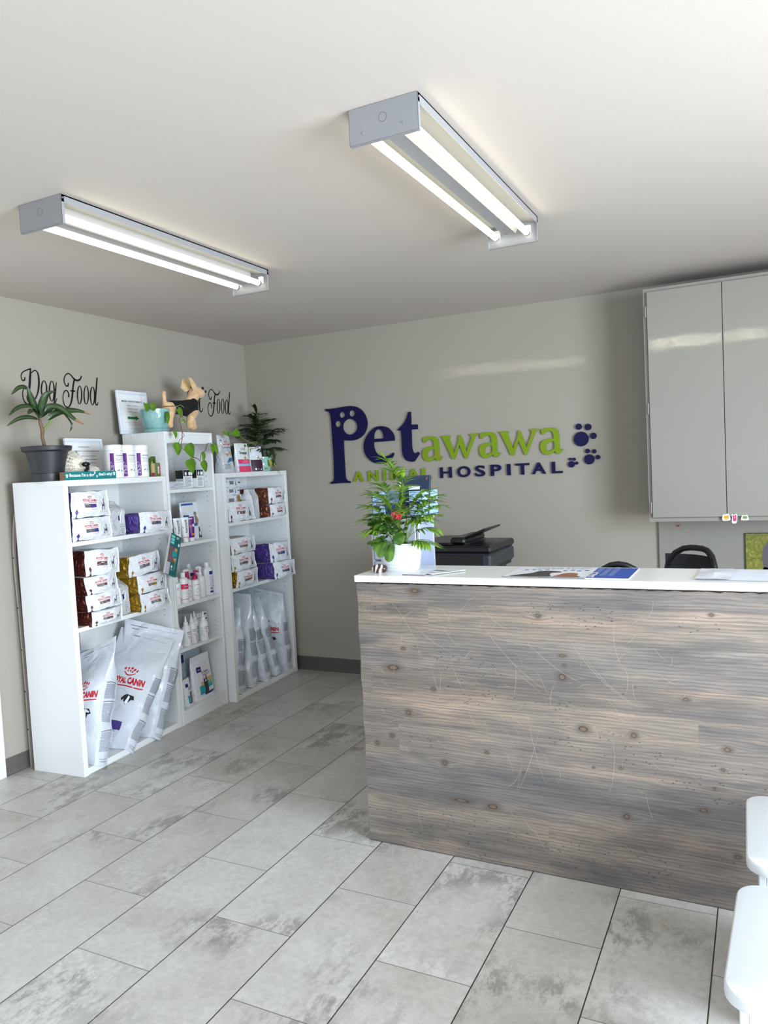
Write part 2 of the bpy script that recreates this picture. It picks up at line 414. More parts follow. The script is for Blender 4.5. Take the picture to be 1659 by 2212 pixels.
# ================================================================ room shell
XL, XR, YB, YF, H = -3.46, 2.6, 4.70, -1.3, 2.44
def struct(name, mb, **k): return tag(mb.build(name, **k), kind='structure')
m = MB(); m.box(XL-.1, XR+.1, YF-.1, YB+.1, -.06, 0, FLOOR); struct('floor', m)
m = MB(); m.box(XL-.1, XR+.1, YF-.1, YB+.1, H, H+.06, CEIL); struct('ceiling', m)
m = MB(); m.box(XL-.1, XL, YF, YB, 0, H, WALL); struct('wall_left', m)
m = MB(); m.box(XL-.1, XR+.1, YB, YB+.1, 0, H, WALL); struct('wall_back', m)
m = MB(); m.box(XR, XR+.1, YF, -.2, 0, H, WALL); m.box(XR, XR+.1, 2.2, YB, 0, H, WALL); m.box(XR, XR+.1, -.2, 2.2, 2.35, H, WALL); m.box(XR, XR+.1, -.2, 2.2, 0, .25, WALL); struct('wall_right', m)
m = MB(); m.box(XL, -2.75, YF-.1, YF, 0, H, WALL); m.box(.95, XR, YF-.1, YF, 0, H, WALL); m.box(-2.75, .95, YF-.1, YF, 2.3, H, WALL); m.box(-2.75, .95, YF-.1, YF, 0, .2, WALL); struct('wall_front', m)
m = MB()
for x in (-2.75, -1.52, -.3, .91): m.box(x, x+.04, YF-.07, YF+.0, .2, 2.3, WHITE2)
m.box(-2.75, .95, YF-.07, YF, .2, .25, WHITE2); m.box(-2.75, .95, YF-.07, YF, 2.25, 2.3, WHITE2); struct('window_1', m)
m = MB()
for y in (-.2, .98, 2.16): m.box(XR, XR+.07, y, y+.04, .25, 2.35, WHITE2)
m.box(XR, XR+.07, -.2, 2.2, .25, .29, WHITE2); m.box(XR, XR+.07, -.2, 2.2, 2.31, 2.35, WHITE2); struct('window_2', m)
# cove base with a small toe
def cove(fn, name, L):
    prof = [(0, .1), (.003, .1), (.004, .02), (.009, .006), (.014, .001), (.014, 0), (0, 0)]
    mb = MB(); vs = []; fs = []
    for t in (0, L):
        for d, z in prof: vs.append(fn(t, d, z))
    n = len(prof)
    for i in range(n-1): fs.append((i, i+1, n+i+1, n+i))
    fs.append(tuple(range(n))); fs.append(tuple(range(n, 2*n))[::-1]); mb.add(vs, fs, BASEB); return struct(name, mb)
cove(lambda t, d, z: (XL+t, YB-d, z), 'baseboard_back', XR-XL)
cove(lambda t, d, z: (XL+d, 2.47+t, z*.88), 'baseboard_left', YB-2.47)
# white casing of the opening at the left edge
m = MB(); m.cbox(XL, XL+.02, 2.36, 2.47, 0, 2.1, .003, WHITE2); m.cbox(XL, XL+.02, 1.36, 2.36, 2.0, 2.1, .003, WHITE2); m.cbox(XL, XL+.02, 1.26, 1.36, 0, 2.1, .003, WHITE2); struct('trim_1', m)
m = MB(); m.cbox(XL, XL+.008, 1.362, 2.358, .008, 1.998, .001, WHITE2); dr_ = struct('door_1', m)
m = MB(); m.tube([(XL+.006, 1.43, 1.0), (XL+.05, 1.43, 1.0), (XL+.055, 1.44, 1.0), (XL+.055, 1.54, 1.0)], .009, 10, M('satin_metal', (170, 168, 164), .3, .9)); m.build('door_handle', dr_, smooth=50)

# ================================================================ ceiling fixtures
TUBE = M('lit_fluorescent_tube', (255, 250, 238), .4, em=3.2, emc=(255, 247, 222))
def fixture(x0, x1, y0, y1, label):
    t = thing('ceiling_light', label, 'ceiling light', ((x0+x1)/2, (y0+y1)/2, H), 0, 'twin tube strip lights on the ceiling')
    w = (x1-x0)/2; L = (y1-y0)/2
    b = MB(); b.cbox(-w, w, -L+.002, L-.002, -.006, 0, .001, PLATE)
    for s in (-1, 1): b.cbox(min(s*w, s*(w-.004)), max(s*w, s*(w-.004)), -L+.002, L-.002, -.026, 0, .001, PLATE)
    # sloped reflector from the rails up to the centre channel
    for s in (-1, 1):
        b.add([(s*(w-.004), -L+.01, -.022), (s*(w-.004), L-.01, -.022), (s*.034, L-.01, -.012), (s*.034, -L+.01, -.012)], [(0, 1, 2, 3), (3, 2, 1, 0)], M('reflector_enamel', (186, 186, 182), .4))
    b.build('base_tray', t)
    c = MB(); pr = [(-.034, -.006), (-.034, -.046), (-.024, -.064), (.024, -.064), (.034, -.046), (.034, -.006)]
    vs = [(x, y, z) for y in (-L+.02, L-.05) for x, z in pr]; n = len(pr)
    c.add(vs, [(i, i+1, n+i+1, n+i) for i in range(n-1)]+[tuple(range(n))[::-1], tuple(range(n, 2*n))], PLATE)
    c.tube([(0, L-.05, -.0635), (0, L-.07, -.0645)], .004, 8, GREY); c.build('ballast_cover', t)
    for s in (-1, 1):
        e = MB(); y = s*L; e.cbox(-w, w, min(y, y-s*.0025), max(y, y-s*.0025), -.098, -.001, .0005, PLATE)
        e.cbox(-w, w, min(y, y-s*.012), max(y, y-s*.012), -.0985, -.0965, .0004, PLATE)
        for q in (-1, 1): e.cbox(min(q*w, q*(w-.0015)), max(q*w, q*(w-.0015)), min(y, y-s*.014), max(y, y-s*.014), -.098, -.001, .0003, PLATE)
        e.lathe([(.0001, 0), (.013, 0), (.0135, .0006), (.012, .0008), (.0001, .0008)], 16, m=PLATE) if False else None
        for k in range(20):
            a = 2*pi*k/20; a2 = 2*pi*(k+1)/20
            e.add([(r_*cos(q_), y+s*.0004, -.042+r_*sin(q_)) for r_, q_ in ((.0123, a), (.0123, a2), (.0118, a2), (.0118, a))], [(0, 1, 2, 3), (3, 2, 1, 0)], GREY)
        for sx in (-.06, .06): e.tube([(sx, y+s*.0002, -.07), (sx, y+s*.0022, -.07)], .003, 8, PLATE)
        for sx in (-.064, .064): e.box(sx-.011, sx+.011, min(y-s*.0025, y-s*.016), max(y-s*.0025, y-s*.016), -.062, -.03, WHITE2)
        e.build('end_plate', t)
        for q in (-1, 1): sc_ = MB(); sc_.tube([(q*w, y-s*.007, -.012), (q*(w+.002), y-s*.007, -.012)], .003, 8, GREY); sc_.build('screw', t)
    for sx in (-.064, .064):
        tb = MB(); Lp = L-.022
        prof = [(.002, -Lp), (.0115, -Lp+.001), (.0125, -Lp+.004), (.0125, Lp-.004), (.0115, Lp-.001), (.002, Lp)]
        tb.T = Matrix.Translation((sx, 0, -.062)) @ Matrix.Rotation(radians(-90), 4, 'X'); tb.lathe(prof, 16, m=TUBE)
        o = tb.build('fluorescent_tube', t, smooth=40)
        for q in (-1, 1):
            cp = MB(tb.T); cp.lathe([(.0127, q*(Lp-.012)), (.0129, q*(Lp-.012)), (.0129, q*(Lp-.001)), (.0127, q*(Lp-.001))], 16, m=M('tube_cap', (150, 150, 140), .4, .6)); cp.build('tube_cap', o, smooth=40)
    return t
fixture(-.988, -.782, 1.877, 3.07, 'white two tube strip light on the ceiling nearest the reception counter')
fixture(-2.297, -2.09, 1.865, 3.07, 'white two tube strip light on the ceiling nearest the shelves')

# ================================================================ wall sign
NV = M('navy_acrylic', (9, 9, 62), .5, spec=.25); GR = M('lime_green_acrylic', (122, 148, 14), .45, spec=.3)
G = {}
G['P'] = [(-2.771,1.908,1),(-2.734,1.906),(-2.676,1.908),(-2.624,1.912),(-2.577,1.913),(-2.531,1.906),(-2.491,1.885),(-2.463,1.853),(-2.447,1.817),(-2.443,1.781),(-2.451,1.746),(-2.473,1.711),(-2.503,1.689),(-2.545,1.675),(-2.586,1.673),(-2.617,1.676),(-2.639,1.68,1),(-2.641,1.613),(-2.641,1.545),(-2.64,1.463),(-2.639,1.422),(-2.634,1.403),(-2.621,1.391),(-2.602,1.386,1),(-2.603,1.375,1),(-2.651,1.377),(-2.704,1.376),(-2.76,1.374,1),(-2.76,1.386,1),(-2.743,1.39),(-2.733,1.403),(-2.729,1.435),(-2.726,1.572),(-2.727,1.664),(-2.728,1.732),(-2.729,1.801),(-2.732,1.851),(-2.737,1.875),(-2.746,1.887),(-2.759,1.892),(-2.772,1.895,1)]
G['Ph'] = [[(-2.52,1.765),(-2.524,1.787),(-2.535,1.806),(-2.554,1.819),(-2.576,1.825),(-2.599,1.823),(-2.619,1.812),(-2.633,1.795),(-2.639,1.773),(-2.636,1.751),(-2.624,1.732),(-2.605,1.719),(-2.583,1.713),(-2.56,1.716),(-2.54,1.727),(-2.526,1.744)],[(-2.614,1.855),(-2.618,1.868),(-2.629,1.877),(-2.643,1.878),(-2.656,1.871),(-2.661,1.858),(-2.657,1.845),(-2.646,1.836),(-2.631,1.835),(-2.619,1.842)],[(-2.535,1.859),(-2.538,1.873),(-2.55,1.883),(-2.564,1.884),(-2.577,1.876),(-2.582,1.863),(-2.578,1.848),(-2.567,1.839),(-2.552,1.838),(-2.54,1.845)],[(-2.652,1.794),(-2.655,1.808),(-2.667,1.817),(-2.681,1.818),(-2.693,1.811),(-2.699,1.798),(-2.695,1.784),(-2.684,1.774),(-2.669,1.773),(-2.657,1.781)]]
G['e'] = [(-2.24,1.652,1),(-2.24,1.678),(-2.25,1.703),(-2.27,1.729),(-2.294,1.746),(-2.323,1.754),(-2.353,1.756),(-2.383,1.75),(-2.417,1.73),(-2.446,1.701),(-2.468,1.666),(-2.478,1.631),(-2.477,1.595),(-2.462,1.558),(-2.436,1.53),(-2.402,1.508),(-2.367,1.5),(-2.332,1.5),(-2.297,1.512),(-2.271,1.528),(-2.257,1.545),(-2.248,1.561,1),(-2.255,1.569,1),(-2.275,1.555),(-2.305,1.548),(-2.335,1.549),(-2.364,1.558),(-2.385,1.577),(-2.397,1.604),(-2.401,1.626),(-2.4,1.651,1),(-2.329,1.651)]
G['eh'] = [[(-2.398,1.672,1),(-2.395,1.702),(-2.385,1.723),(-2.369,1.735),(-2.354,1.737),(-2.337,1.729),(-2.325,1.71),(-2.321,1.688),(-2.319,1.671,1)]]
G['t'] = [(-2.124,1.837,1),(-2.109,1.836,1),(-2.109,1.791),(-2.11,1.749,1),(-2.063,1.748,1),(-2.063,1.718,1),(-2.11,1.718,1),(-2.111,1.67),(-2.112,1.609),(-2.109,1.579),(-2.1,1.561),(-2.089,1.554),(-2.077,1.558),(-2.067,1.564,1),(-2.057,1.553,1),(-2.073,1.533),(-2.098,1.502,1),(-2.122,1.502),(-2.151,1.511),(-2.171,1.53),(-2.181,1.557),(-2.184,1.587),(-2.184,1.653),(-2.186,1.716,1),(-2.208,1.718,1),(-2.209,1.725,1),(-2.187,1.741),(-2.161,1.765),(-2.14,1.798)]
G['a'] = [(-2.025,1.656,1),(-1.996,1.661),(-1.964,1.662),(-1.94,1.657),(-1.922,1.644),(-1.917,1.625),(-1.915,1.599),(-1.915,1.554),(-1.914,1.532),(-1.908,1.523),(-1.9,1.522),(-1.891,1.524,1),(-1.901,1.512),(-1.911,1.503),(-1.924,1.499),(-1.935,1.503),(-1.944,1.518,1),(-1.964,1.505),(-1.98,1.498),(-1.997,1.497),(-2.017,1.505),(-2.029,1.523),(-2.033,1.546),(-2.03,1.568),(-2.017,1.584),(-1.996,1.591),(-1.973,1.594),(-1.948,1.594,1),(-1.949,1.616),(-1.954,1.635),(-1.967,1.642),(-1.985,1.642),(-2.0,1.637),(-2.009,1.63),(-2.015,1.624,1),(-2.023,1.625,1),(-2.024,1.643)]
G['ah'] = [[(-1.946,1.576,1),(-1.964,1.578),(-1.983,1.573),(-1.996,1.559),(-2.0,1.54),(-1.994,1.525),(-1.978,1.518),(-1.961,1.525),(-1.945,1.535,1)]]
G['w'] = [(-1.895,1.659,1),(-1.832,1.658,1),(-1.832,1.653,1),(-1.839,1.646),(-1.837,1.631),(-1.823,1.59),(-1.806,1.543,1),(-1.784,1.595),(-1.773,1.627),(-1.771,1.643),(-1.771,1.651),(-1.763,1.658,1),(-1.758,1.654),(-1.747,1.629),(-1.733,1.588),(-1.72,1.546,1),(-1.703,1.586),(-1.687,1.622),(-1.682,1.64),(-1.686,1.649),(-1.695,1.656,1),(-1.696,1.66,1),(-1.64,1.661,1),(-1.64,1.655,1),(-1.654,1.647),(-1.666,1.628),(-1.69,1.575),(-1.719,1.504,1),(-1.732,1.503,1),(-1.744,1.534),(-1.769,1.596,1),(-1.784,1.558),(-1.803,1.505,1),(-1.823,1.506,1),(-1.838,1.543),(-1.857,1.588),(-1.875,1.626),(-1.885,1.648),(-1.895,1.654,1)]
sign = thing('wall_sign', 'navy and lime green raised lettering reading Petawawa Animal Hospital on the back wall', 'sign', (-1.85, YB, 1.6))
def letter(loops, mat, dx=0, dz=0, name='letter', sm=True, th=.012):
    lp = [[(p[0]+dx+1.85, p[1]+dz-1.6) for p in (spl(l) if sm else l)] for l in loops]
    vs, fs = shape2d(lp, th/2, .0006)
    mb = MB(); mb.add([(v.x, -.004-th/2+v.z*-1, v.y) for v in vs], [f for f in fs], mat)
    return mb.build(name, sign)
letter([G['P']]+G['Ph'], NV); letter([G['e']]+G['eh'], NV); letter([G['t']], NV)
for dx in (0, .402, .803): letter([G['a']]+G['ah'], GR, dx, .002 if dx else 0)
for dx in (0, .400): letter([G['w']], GR, dx, .003 if dx else 0)
def caps(ch, x0, x1, mat):
    vs, fs, W, Hh = text2d(ch, .022, res=6, ext=.5)
    mb = MB(); mb.add([(x0+v.x/W*(x1-x0)+1.85, -.010+v.z*.012, 1.381+v.y/Hh*.072-1.6) for v in vs], fs, mat); mb.build('letter', sign)
for ch, a_, b_ in [('H', -1.914, -1.832), ('O', -1.792, -1.701), ('S', -1.667, -1.601), ('P', -1.562, -1.491), ('I', -1.452, -1.430), ('T', -1.396, -1.307), ('A', -1.291, -1.202), ('L', -1.165, -1.098)]: caps(ch, a_, b_, NV)
for ch, a_, b_ in [('A', -2.576, -2.491), ('N', -2.455, -2.377), ('I', -2.338, -2.318), ('M', -2.282, -2.183), ('A', -2.152, -2.068), ('L', -2.047, -1.976)]: caps(ch, a_, b_, GR)
paws = [((-.978, 1.583, .044), (-.99, 1.659, .018), (-.934, 1.653, .019), (-.904, 1.598, .018)), ((-.933, 1.457, .030), (-.942, 1.508, .013), (-.903, 1.504, .012), (-.882, 1.468, .013)), ((-1.042, 1.432, .019), (-1.048, 1.464, .008), (-1.025, 1.462, .009), (-1.01, 1.438, .009))]
for pw in paws:
    mb = MB()
    for x, z, r in pw:
        vs, fs = shape2d([[(x+1.85+r*cos(2*pi*k/28), z-1.6+r*sin(2*pi*k/28)) for k in range(28)]], .006, .0006)
        mb.add([(v.x, -.010-v.z, v.y) for v in vs], fs, NV)
    mb.build('paw_print', sign)

# vinyl script lettering on the left wall
SCR = {}
SCR['D'] = [[(2.768,2.039,0.004),(2.765,2.024,0.006),(2.753,2.019,0.005),(2.746,2.03,0.004),(2.746,2.047,0.004),(2.758,2.064,0.004),(2.782,2.076,0.004),(2.809,2.086,0.006)],[(2.807,2.087,0.005),(2.801,2.044,0.01),(2.79,1.983,0.01),(2.774,1.922,0.007)],[(2.81,2.063,0.003),(2.823,2.075,0.004),(2.838,2.079,0.004),(2.85,2.066,0.006),(2.854,2.034,0.008),(2.848,1.988,0.008),(2.836,1.951,0.006),(2.815,1.92,0.005),(2.79,1.899,0.006),(2.769,1.897,0.006),(2.753,1.911,0.005),(2.747,1.936,0.004),(2.748,1.961,0.004),(2.759,1.979,0.003)]]
SCR['o'] = [[(2.899,1.984,0.007),(2.896,1.966,0.006),(2.891,1.951,0.005),(2.885,1.941,0.004),(2.878,1.937,0.002),(2.872,1.94,0.004),(2.867,1.95,0.006),(2.865,1.964,0.006),(2.865,1.981,0.006),(2.868,1.999,0.007),(2.873,2.014,0.006),(2.879,2.024,0.004),(2.886,2.028,0.003),(2.892,2.025,0.004),(2.897,2.015,0.005),(2.9,2.001,0.006),(2.899,1.984,0.007)]]
SCR['g'] = [[(2.948,1.977,0.007),(2.945,1.956,0.007),(2.94,1.938,0.006),(2.934,1.926,0.004),(2.927,1.921,0.002),(2.921,1.925,0.004),(2.917,1.937,0.006),(2.915,1.954,0.006),(2.916,1.975,0.007),(2.919,1.996,0.007),(2.924,2.013,0.005),(2.93,2.026,0.004),(2.937,2.03,0.002),(2.943,2.027,0.004),(2.947,2.015,0.005),(2.949,1.998,0.007),(2.948,1.977,0.007)],[(2.966,2.027,0.003),(2.958,1.985,0.006),(2.947,1.933,0.007),(2.938,1.901,0.006),(2.925,1.875,0.005),(2.909,1.859,0.005),(2.894,1.858,0.003)],[(2.933,1.88,0.002),(2.951,1.915,0.004),(2.963,1.939,0.003)]]
SCR['F'] = [[(3.047,2.031,0.004),(3.044,2.015,0.007),(3.03,2.013,0.005),(3.022,2.027,0.005),(3.02,2.048,0.005),(3.032,2.072,0.004),(3.049,2.082,0.005),(3.065,2.078,0.005),(3.083,2.061,0.007),(3.102,2.049,0.008),(3.122,2.051,0.008),(3.137,2.063,0.006),(3.143,2.077,0.006)],[(3.093,2.056,0.007),(3.079,2.015,0.008),(3.07,1.967,0.009),(3.058,1.924,0.008),(3.039,1.896,0.005),(3.016,1.898,0.005),(3.004,1.921,0.005),(3.005,1.957,0.004),(3.018,1.982,0.005),(3.034,1.985,0.005),(3.044,1.97,0.006),(3.042,1.949,0.007)],[(3.056,1.987,0.004),(3.09,1.987,0.007)]]
SCR['o2'] = [[(3.135,1.968,0.007),(3.132,1.949,0.007),(3.127,1.932,0.006),(3.121,1.92,0.004),(3.115,1.916,0.002),(3.11,1.92,0.005),(3.106,1.93,0.005),(3.105,1.947,0.007),(3.105,1.966,0.007),(3.108,1.986,0.007),(3.113,2.003,0.006),(3.119,2.014,0.004),(3.125,2.019,0.003),(3.13,2.015,0.004),(3.134,2.004,0.005),(3.136,1.988,0.007),(3.135,1.968,0.007)]]
SCR['o3'] = [[(3.184,1.971,0.007),(3.181,1.952,0.007),(3.176,1.934,0.005),(3.17,1.923,0.004),(3.163,1.919,0.003),(3.157,1.922,0.004),(3.153,1.933,0.006),(3.151,1.95,0.007),(3.152,1.969,0.007),(3.155,1.989,0.006),(3.16,2.006,0.005),(3.166,2.018,0.004),(3.173,2.022,0.002),(3.178,2.019,0.004),(3.182,2.008,0.006),(3.184,1.991,0.006),(3.184,1.971,0.007)]]
SCR['d'] = [[(3.229,1.969,0.007),(3.226,1.949,0.007),(3.221,1.932,0.006),(3.215,1.92,0.004),(3.209,1.916,0.003),(3.204,1.919,0.004),(3.2,1.93,0.005),(3.198,1.947,0.007),(3.198,1.967,0.007),(3.201,1.987,0.007),(3.206,2.004,0.006),(3.212,2.016,0.004),(3.219,2.02,0.002),(3.224,2.017,0.005),(3.228,2.006,0.006),(3.23,1.989,0.007),(3.229,1.969,0.007)],[(3.257,2.077,0.007),(3.246,2.017,0.008),(3.233,1.95,0.008),(3.233,1.922,0.006),(3.244,1.918,0.005),(3.251,1.932,0.004)]]
def script(parts, name, label, dy=0):
    t = thing(name, label, 'wall lettering', (XL, 3.0+dy, 1.95))
    for key in parts:
        for off in parts[key]:
            mb = MB(); pen = Pen(mb, lambda a, b: (.0008, a-3.0, b-1.95))
            for st in SCR[key]:
                # densify
                P = []; W_ = []
                for i in range(len(st)-1):
                    p0, p1, p2, p3 = st[max(i-1, 0)], st[i], st[i+1], st[min(i+2, len(st)-1)]
                    for k in range(6):
                        q = k/6; h = (2*q**3-3*q*q+1, q**3-2*q*q+q, -2*q**3+3*q*q, q**3-q*q)
                        P.append(tuple(p1[j]*h[0]+(p2[j]-p0[j])*.5*h[1]+p2[j]*h[2]+(p3[j]-p1[j])*.5*h[3]+(off if j == 0 else 0) for j in (0, 1))); W_.append(p1[2]*(1-q)+p2[2]*q)
                P.append((st[-1][0]+off, st[-1][1])); W_.append(st[-1][2])
                pen.line(P, [w*1.3+.001 for w in W_], M('black_vinyl', (14, 14, 16), .4))
            mb.build('letter', t)
script({'D': [0], 'o': [0], 'g': [0], 'F': [0], 'o2': [0], 'o3': [0], 'd': [0]}, 'wall_lettering', 'black script lettering reading Dog Food on the left wall above the potted dracaena')
SCR['C'] = [[(2.86, 2.06, .006), (2.855, 2.04, .009), (2.84, 2.045, .006), (2.838, 2.07, .005), (2.855, 2.085, .005), (2.868, 2.06, .006)], [(2.855, 2.085, .005), (2.83, 2.08, .007), (2.805, 2.04, .01), (2.795, 1.98, .011), (2.80, 1.93, .009), (2.825, 1.905, .006), (2.85, 1.92, .005), (2.868, 1.95, .004)]]
SCR['t'] = [[(2.915, 2.06, .006), (2.913, 2.0, .009), (2.91, 1.94, .009), (2.918, 1.92, .006), (2.932, 1.925, .005), (2.943, 1.945, .004)], [(2.895, 2.01, .004), (2.93, 2.012, .004)]]
script({'C': [0], 'o': [.005], 't': [.005], 'F': [0], 'o2': [0], 'o3': [0], 'd': [0]}, 'wall_lettering', 'black script lettering reading Cat Food on the left wall behind the plush chihuahua', 1.235)

# ================================================================ wall cabinet
CAB = M('grey_cabinet_paint', (142, 138, 129), .42, bump=(180, .08, .002))
CX0, CX1, CY, CZ0, CZ1 = -.55, .96, 4.37, 1.105, 2.352
cab = thing('wall_cabinet', 'tall grey wall cabinet with flush doors hanging at the right of the back wall', 'cabinet', (CX0, YB, CZ0))
W_ = CX1-CX0; D_ = YB-CY; Hc = CZ1-CZ0
b = MB(); b.cbox(0, .018, -D_, -.001, 0, Hc, .001, CAB); b.cbox(W_-.018, W_, -D_, -.001, 0, Hc, .001, CAB); b.cbox(.018, W_-.018, -D_, -.001, 0, .018, .001, CAB); b.cbox(.018, W_-.018, -D_, -.001, Hc-.018, Hc, .001, CAB)
b.box(.018, W_-.018, -.012, -.001, .018, Hc-.018, CAB); b.cbox(-.006, W_+.006, -D_-.004, -D_+.012, -.008, .012, .001, CAB); b.cbox(-.006, W_+.006, -D_-.004, -D_+.012, Hc-.012, Hc+.008, .001, CAB); b.cbox(-.006, .012, -D_-.004, -D_+.012, .012, Hc-.012, .001, CAB)
b.build('cabinet_body', cab)
dw = (W_-.024)/4
for k in range(4):
    d = MB(); x0 = .014+k*dw+.0015; d.cbox(x0, x0+dw-.003, -D_-.022, -D_-.005, .016, Hc-.014, .0012, CAB); o = d.build('cabinet_door', cab)
    if k == 0:
        for hz in (.07, .61, 1.13):
            h = MB(); h.cbox(.002, .013, -D_-.010, -D_+.006, hz-.028, hz+.028, .0008, M('painted_hinge', (164, 162, 156), .5)); h.tube([(.009, -D_-.013, hz-.03), (.009, -D_-.013, hz+.03)], .004, 8, M('painted_hinge', (164, 162, 156), .5)); h.build('hinge', o)
# backing board below the cabinet
m = MB(); m.cbox(-.545, .95, YB-.020, YB-.001, .74, CZ0-.006, .001, CAB); tag(m.build('backing_board'), 'grey painted board on the back wall below the wall cabinet', 'board')
m = MB(MB().T); m.T = Matrix.Translation((-.433, YB-.020, 1.046)) @ Matrix.Rotation(radians(90), 4, 'X'); m.lathe([(.0055, 0), (.0055, .002), (.003, .004), (.003, .010), (.0058, .012), (.0058, .014), (.002, .016)], 12, m=M('red_plastic', (186, 30, 44), .3)); tag(m.build('push_pin', smooth=40), 'small red push pin stuck in the grey board below the cabinet', 'push pin')
# stickers under the cabinet door
YEL = M('sticker_yellow', (226, 170, 50), .5); PNK = M('sticker_pink', (186, 58, 112), .5); GRN = M('sticker_green', (110, 150, 60), .5); STW = M('sticker_white', (240, 240, 240), .5)
def sticker(x, z, outline, body, colr, label, extra):
    mb = MB(); S = lambda d: (lambda a, b: (x+a, CY-.0235-d, z+b))
    mb.box(x+min(p[0] for p in outline)*.8, x+max(p[0] for p in outline)*.8, CY-.0228, CY-.0223, z+min(p[1] for p in outline)*.8, z+max(p[1] for p in outline)*.8, STW)
    for lp, mt, d in [(outline, STW, 0), (body, colr, .0003)]+[(e[0], e[1], .0006+i*.0002) for i, e in enumerate(extra)]:
        vs, fs = shape2d([spl(lp)]); Sx = S(d); mb.add([Sx(v.x, v.y) for v in vs], fs, mt)
    return tag(mb.build('cat_sticker' if 'cat' in label else 'frog_sticker'), label, 'sticker', None)
def blob(cx, cz, rx, rz, n=10): return [(cx+rx*cos(2*pi*k/n), cz+rz*sin(2*pi*k/n)) for k in range(n)]
sticker(-.168, 1.117, [(-.018, -.015), (-.019, .004), (-.013, .016), (-.004, .014), (.006, .02), (.013, .012), (.018, .001), (.019, -.014), (0, -.018)], blob(0, 0, .013, .009), YEL, 'small yellow cartoon cat sticker with white border, leftmost of three below the cabinet door',
        [([(-.012, .006), (-.009, .013), (-.005, .008)], YEL), ([(.004, .008), (.009, .013), (.012, .005)], YEL), (blob(-.004, .002, .0015, .002), BLACK), (blob(.005, .002, .0015, .002), BLACK), (blob(-.005, -.011, .003, .003), YEL), (blob(.007, -.011, .003, .003), YEL)])
sticker(-.128, 1.112, [(-.011, -.026), (-.014, -.012), (-.012, .006), (-.014, .022), (-.004, .018), (.008, .023), (.012, .012), (.011, -.008), (.006, -.026)], [(-.008, -.013), (-.009, .004), (-.01, .018), (-.003, .013), (.006, .018), (.008, .004), (.007, -.012), (0, -.016)], PNK, 'small pink cartoon cat sticker with white border, middle of three below the cabinet door',
        [(blob(0, .006, .004, .0025), STW), (blob(-.002, .007, .001, .0014), BLACK), (blob(.003, .007, .001, .0014), BLACK)])
sticker(-.080, 1.115, [(-.018, -.012), (-.014, .006), (-.007, .013), (0, .01), (.008, .014), (.014, .005), (.018, -.012), (0, -.014)], blob(0, 0, .012, .007), GRN, 'small green cartoon frog sticker with white border, rightmost of three below the cabinet door',
        [(blob(-.005, .006, .003, .003), GRN), (blob(.006, .006, .003, .003), GRN), (blob(-.005, .006, .0014, .0014), BLACK), (blob(.006, .006, .0014, .0014), BLACK), ([(-.006, -.002), (0, -.004), (.006, -.002), (0, -.003)], BLACK)])

# ================================================================ shelves
HOLE = M('shelf_pin_hole', (30, 30, 30), .8)
def part_box(t, name, x0, x1, y0, y1, z0, z1, mat=None, c=.0012):
    b = MB(); b.cbox(x0, x1, y0, y1, z0, z1, c, mat or WHITE); return b.build(name, t)
def bookshelf(F, w, h, d, shelves, label, thick=.03, st=.022, header=0, kick=0, bottom=.036, seam=None, top_mark=False):
    t = thing('bookshelf', label, 'bookshelf', mat=F.M.copy(), group=None)
    for x0, x1 in ((0, thick), (w-thick, w)):
        b = MB(); b.cbox(x0, x1, .0, d, 0, h-(thick if not header else 0), .001, WHITE)
        xi = x1 if x0 == 0 else x0; s = 1 if x0 == 0 else -1
        for yy in (.05, d-.07):          # rows of shelf pin holes
            for k in range(int((h-.25)/.032)):
                z = .16+k*.032
                if any(abs(z-q) < .10 for q in shelves) and not any(abs(z-q) < .02 for q in shelves):
                    b.add([(xi+s*.0003, yy+.0028*cos(a), z+.0028*sin(a)) for a in [2*pi*i/8 for i in range(8)]], [tuple(range(8)), tuple(range(8))[::-1]], HOLE)
        b.build('side_panel', t)
    if header:
        part_box(t, 'top_panel', thick, w-thick, .0, d, h-.018, h); part_box(t, 'header_rail', thick, w-thick, .004, .02, h-header, h-.018)
    else: part_box(t, 'top_panel', 0, w, 0, d, h-thick, h)
    part_box(t, 'bottom_panel', thick, w-thick, .0, d, bottom-(thick if not kick else .018), bottom)
    if kick: part_box(t, 'toe_kick', thick, w-thick, .004, .02, 0, bottom-.018)
    else: part_box(t, 'bottom_rail', thick, w-thick, .004, .016, 0, bottom-thick)
    for z in shelves: part_box(t, 'shelf_board', thick, w-thick, .004, d-.008, z-st, z)
    b = MB(); b.box(thick, w-thick, d-.006, d, bottom, h-thick, WHITE)
    if seam: b.box(seam-.0015, seam+.0015, d-.0075, d-.006, bottom, h-thick, M('seam_grey', (150, 150, 152), .6))  # grey strip marks the joint down the back panel
    if top_mark:
        Pen(b, lambda a, c_: (a, d-.0085, c_)).text('TOP', .50, h-.085, .012, BLACK)
    b.build('back_panel', t)
    return t
bookshelf(F1, .770, 1.483, .338, [1.175, .745], 'large white bookshelf nearest the camera, filled with pet food bags', seam=.36, top_mark=True)
t2 = bookshelf(F2, .462, 1.743, .31, [1.402, 1.078, .717, .452], 'tallest and narrowest white bookshelf, in the middle, holding bottles and tubes', thick=.018, st=.02, header=.07, kick=.08, bottom=.084)
for i, (y, z) in enumerate(((.05, 1.722), (.24, 1.722))):
    b = MB(); b.T = Matrix.Translation((-.0005, y, z)) @ Matrix.Rotation(radians(-90), 4, 'Y'); b.lathe([(.001, .0012), (.005, .001), (.006, 0), (.0058, -.001)], 14, m=WHITE2); b.lathe([(.0001, .0014), (.0022, .0014)], 6, m=GREY); b.build('cam_cap', t2)
bookshelf(F3, .785, 1.486, .338, [1.165, .735], 'white bookshelf in the back corner beside the back wall', seam=.38)
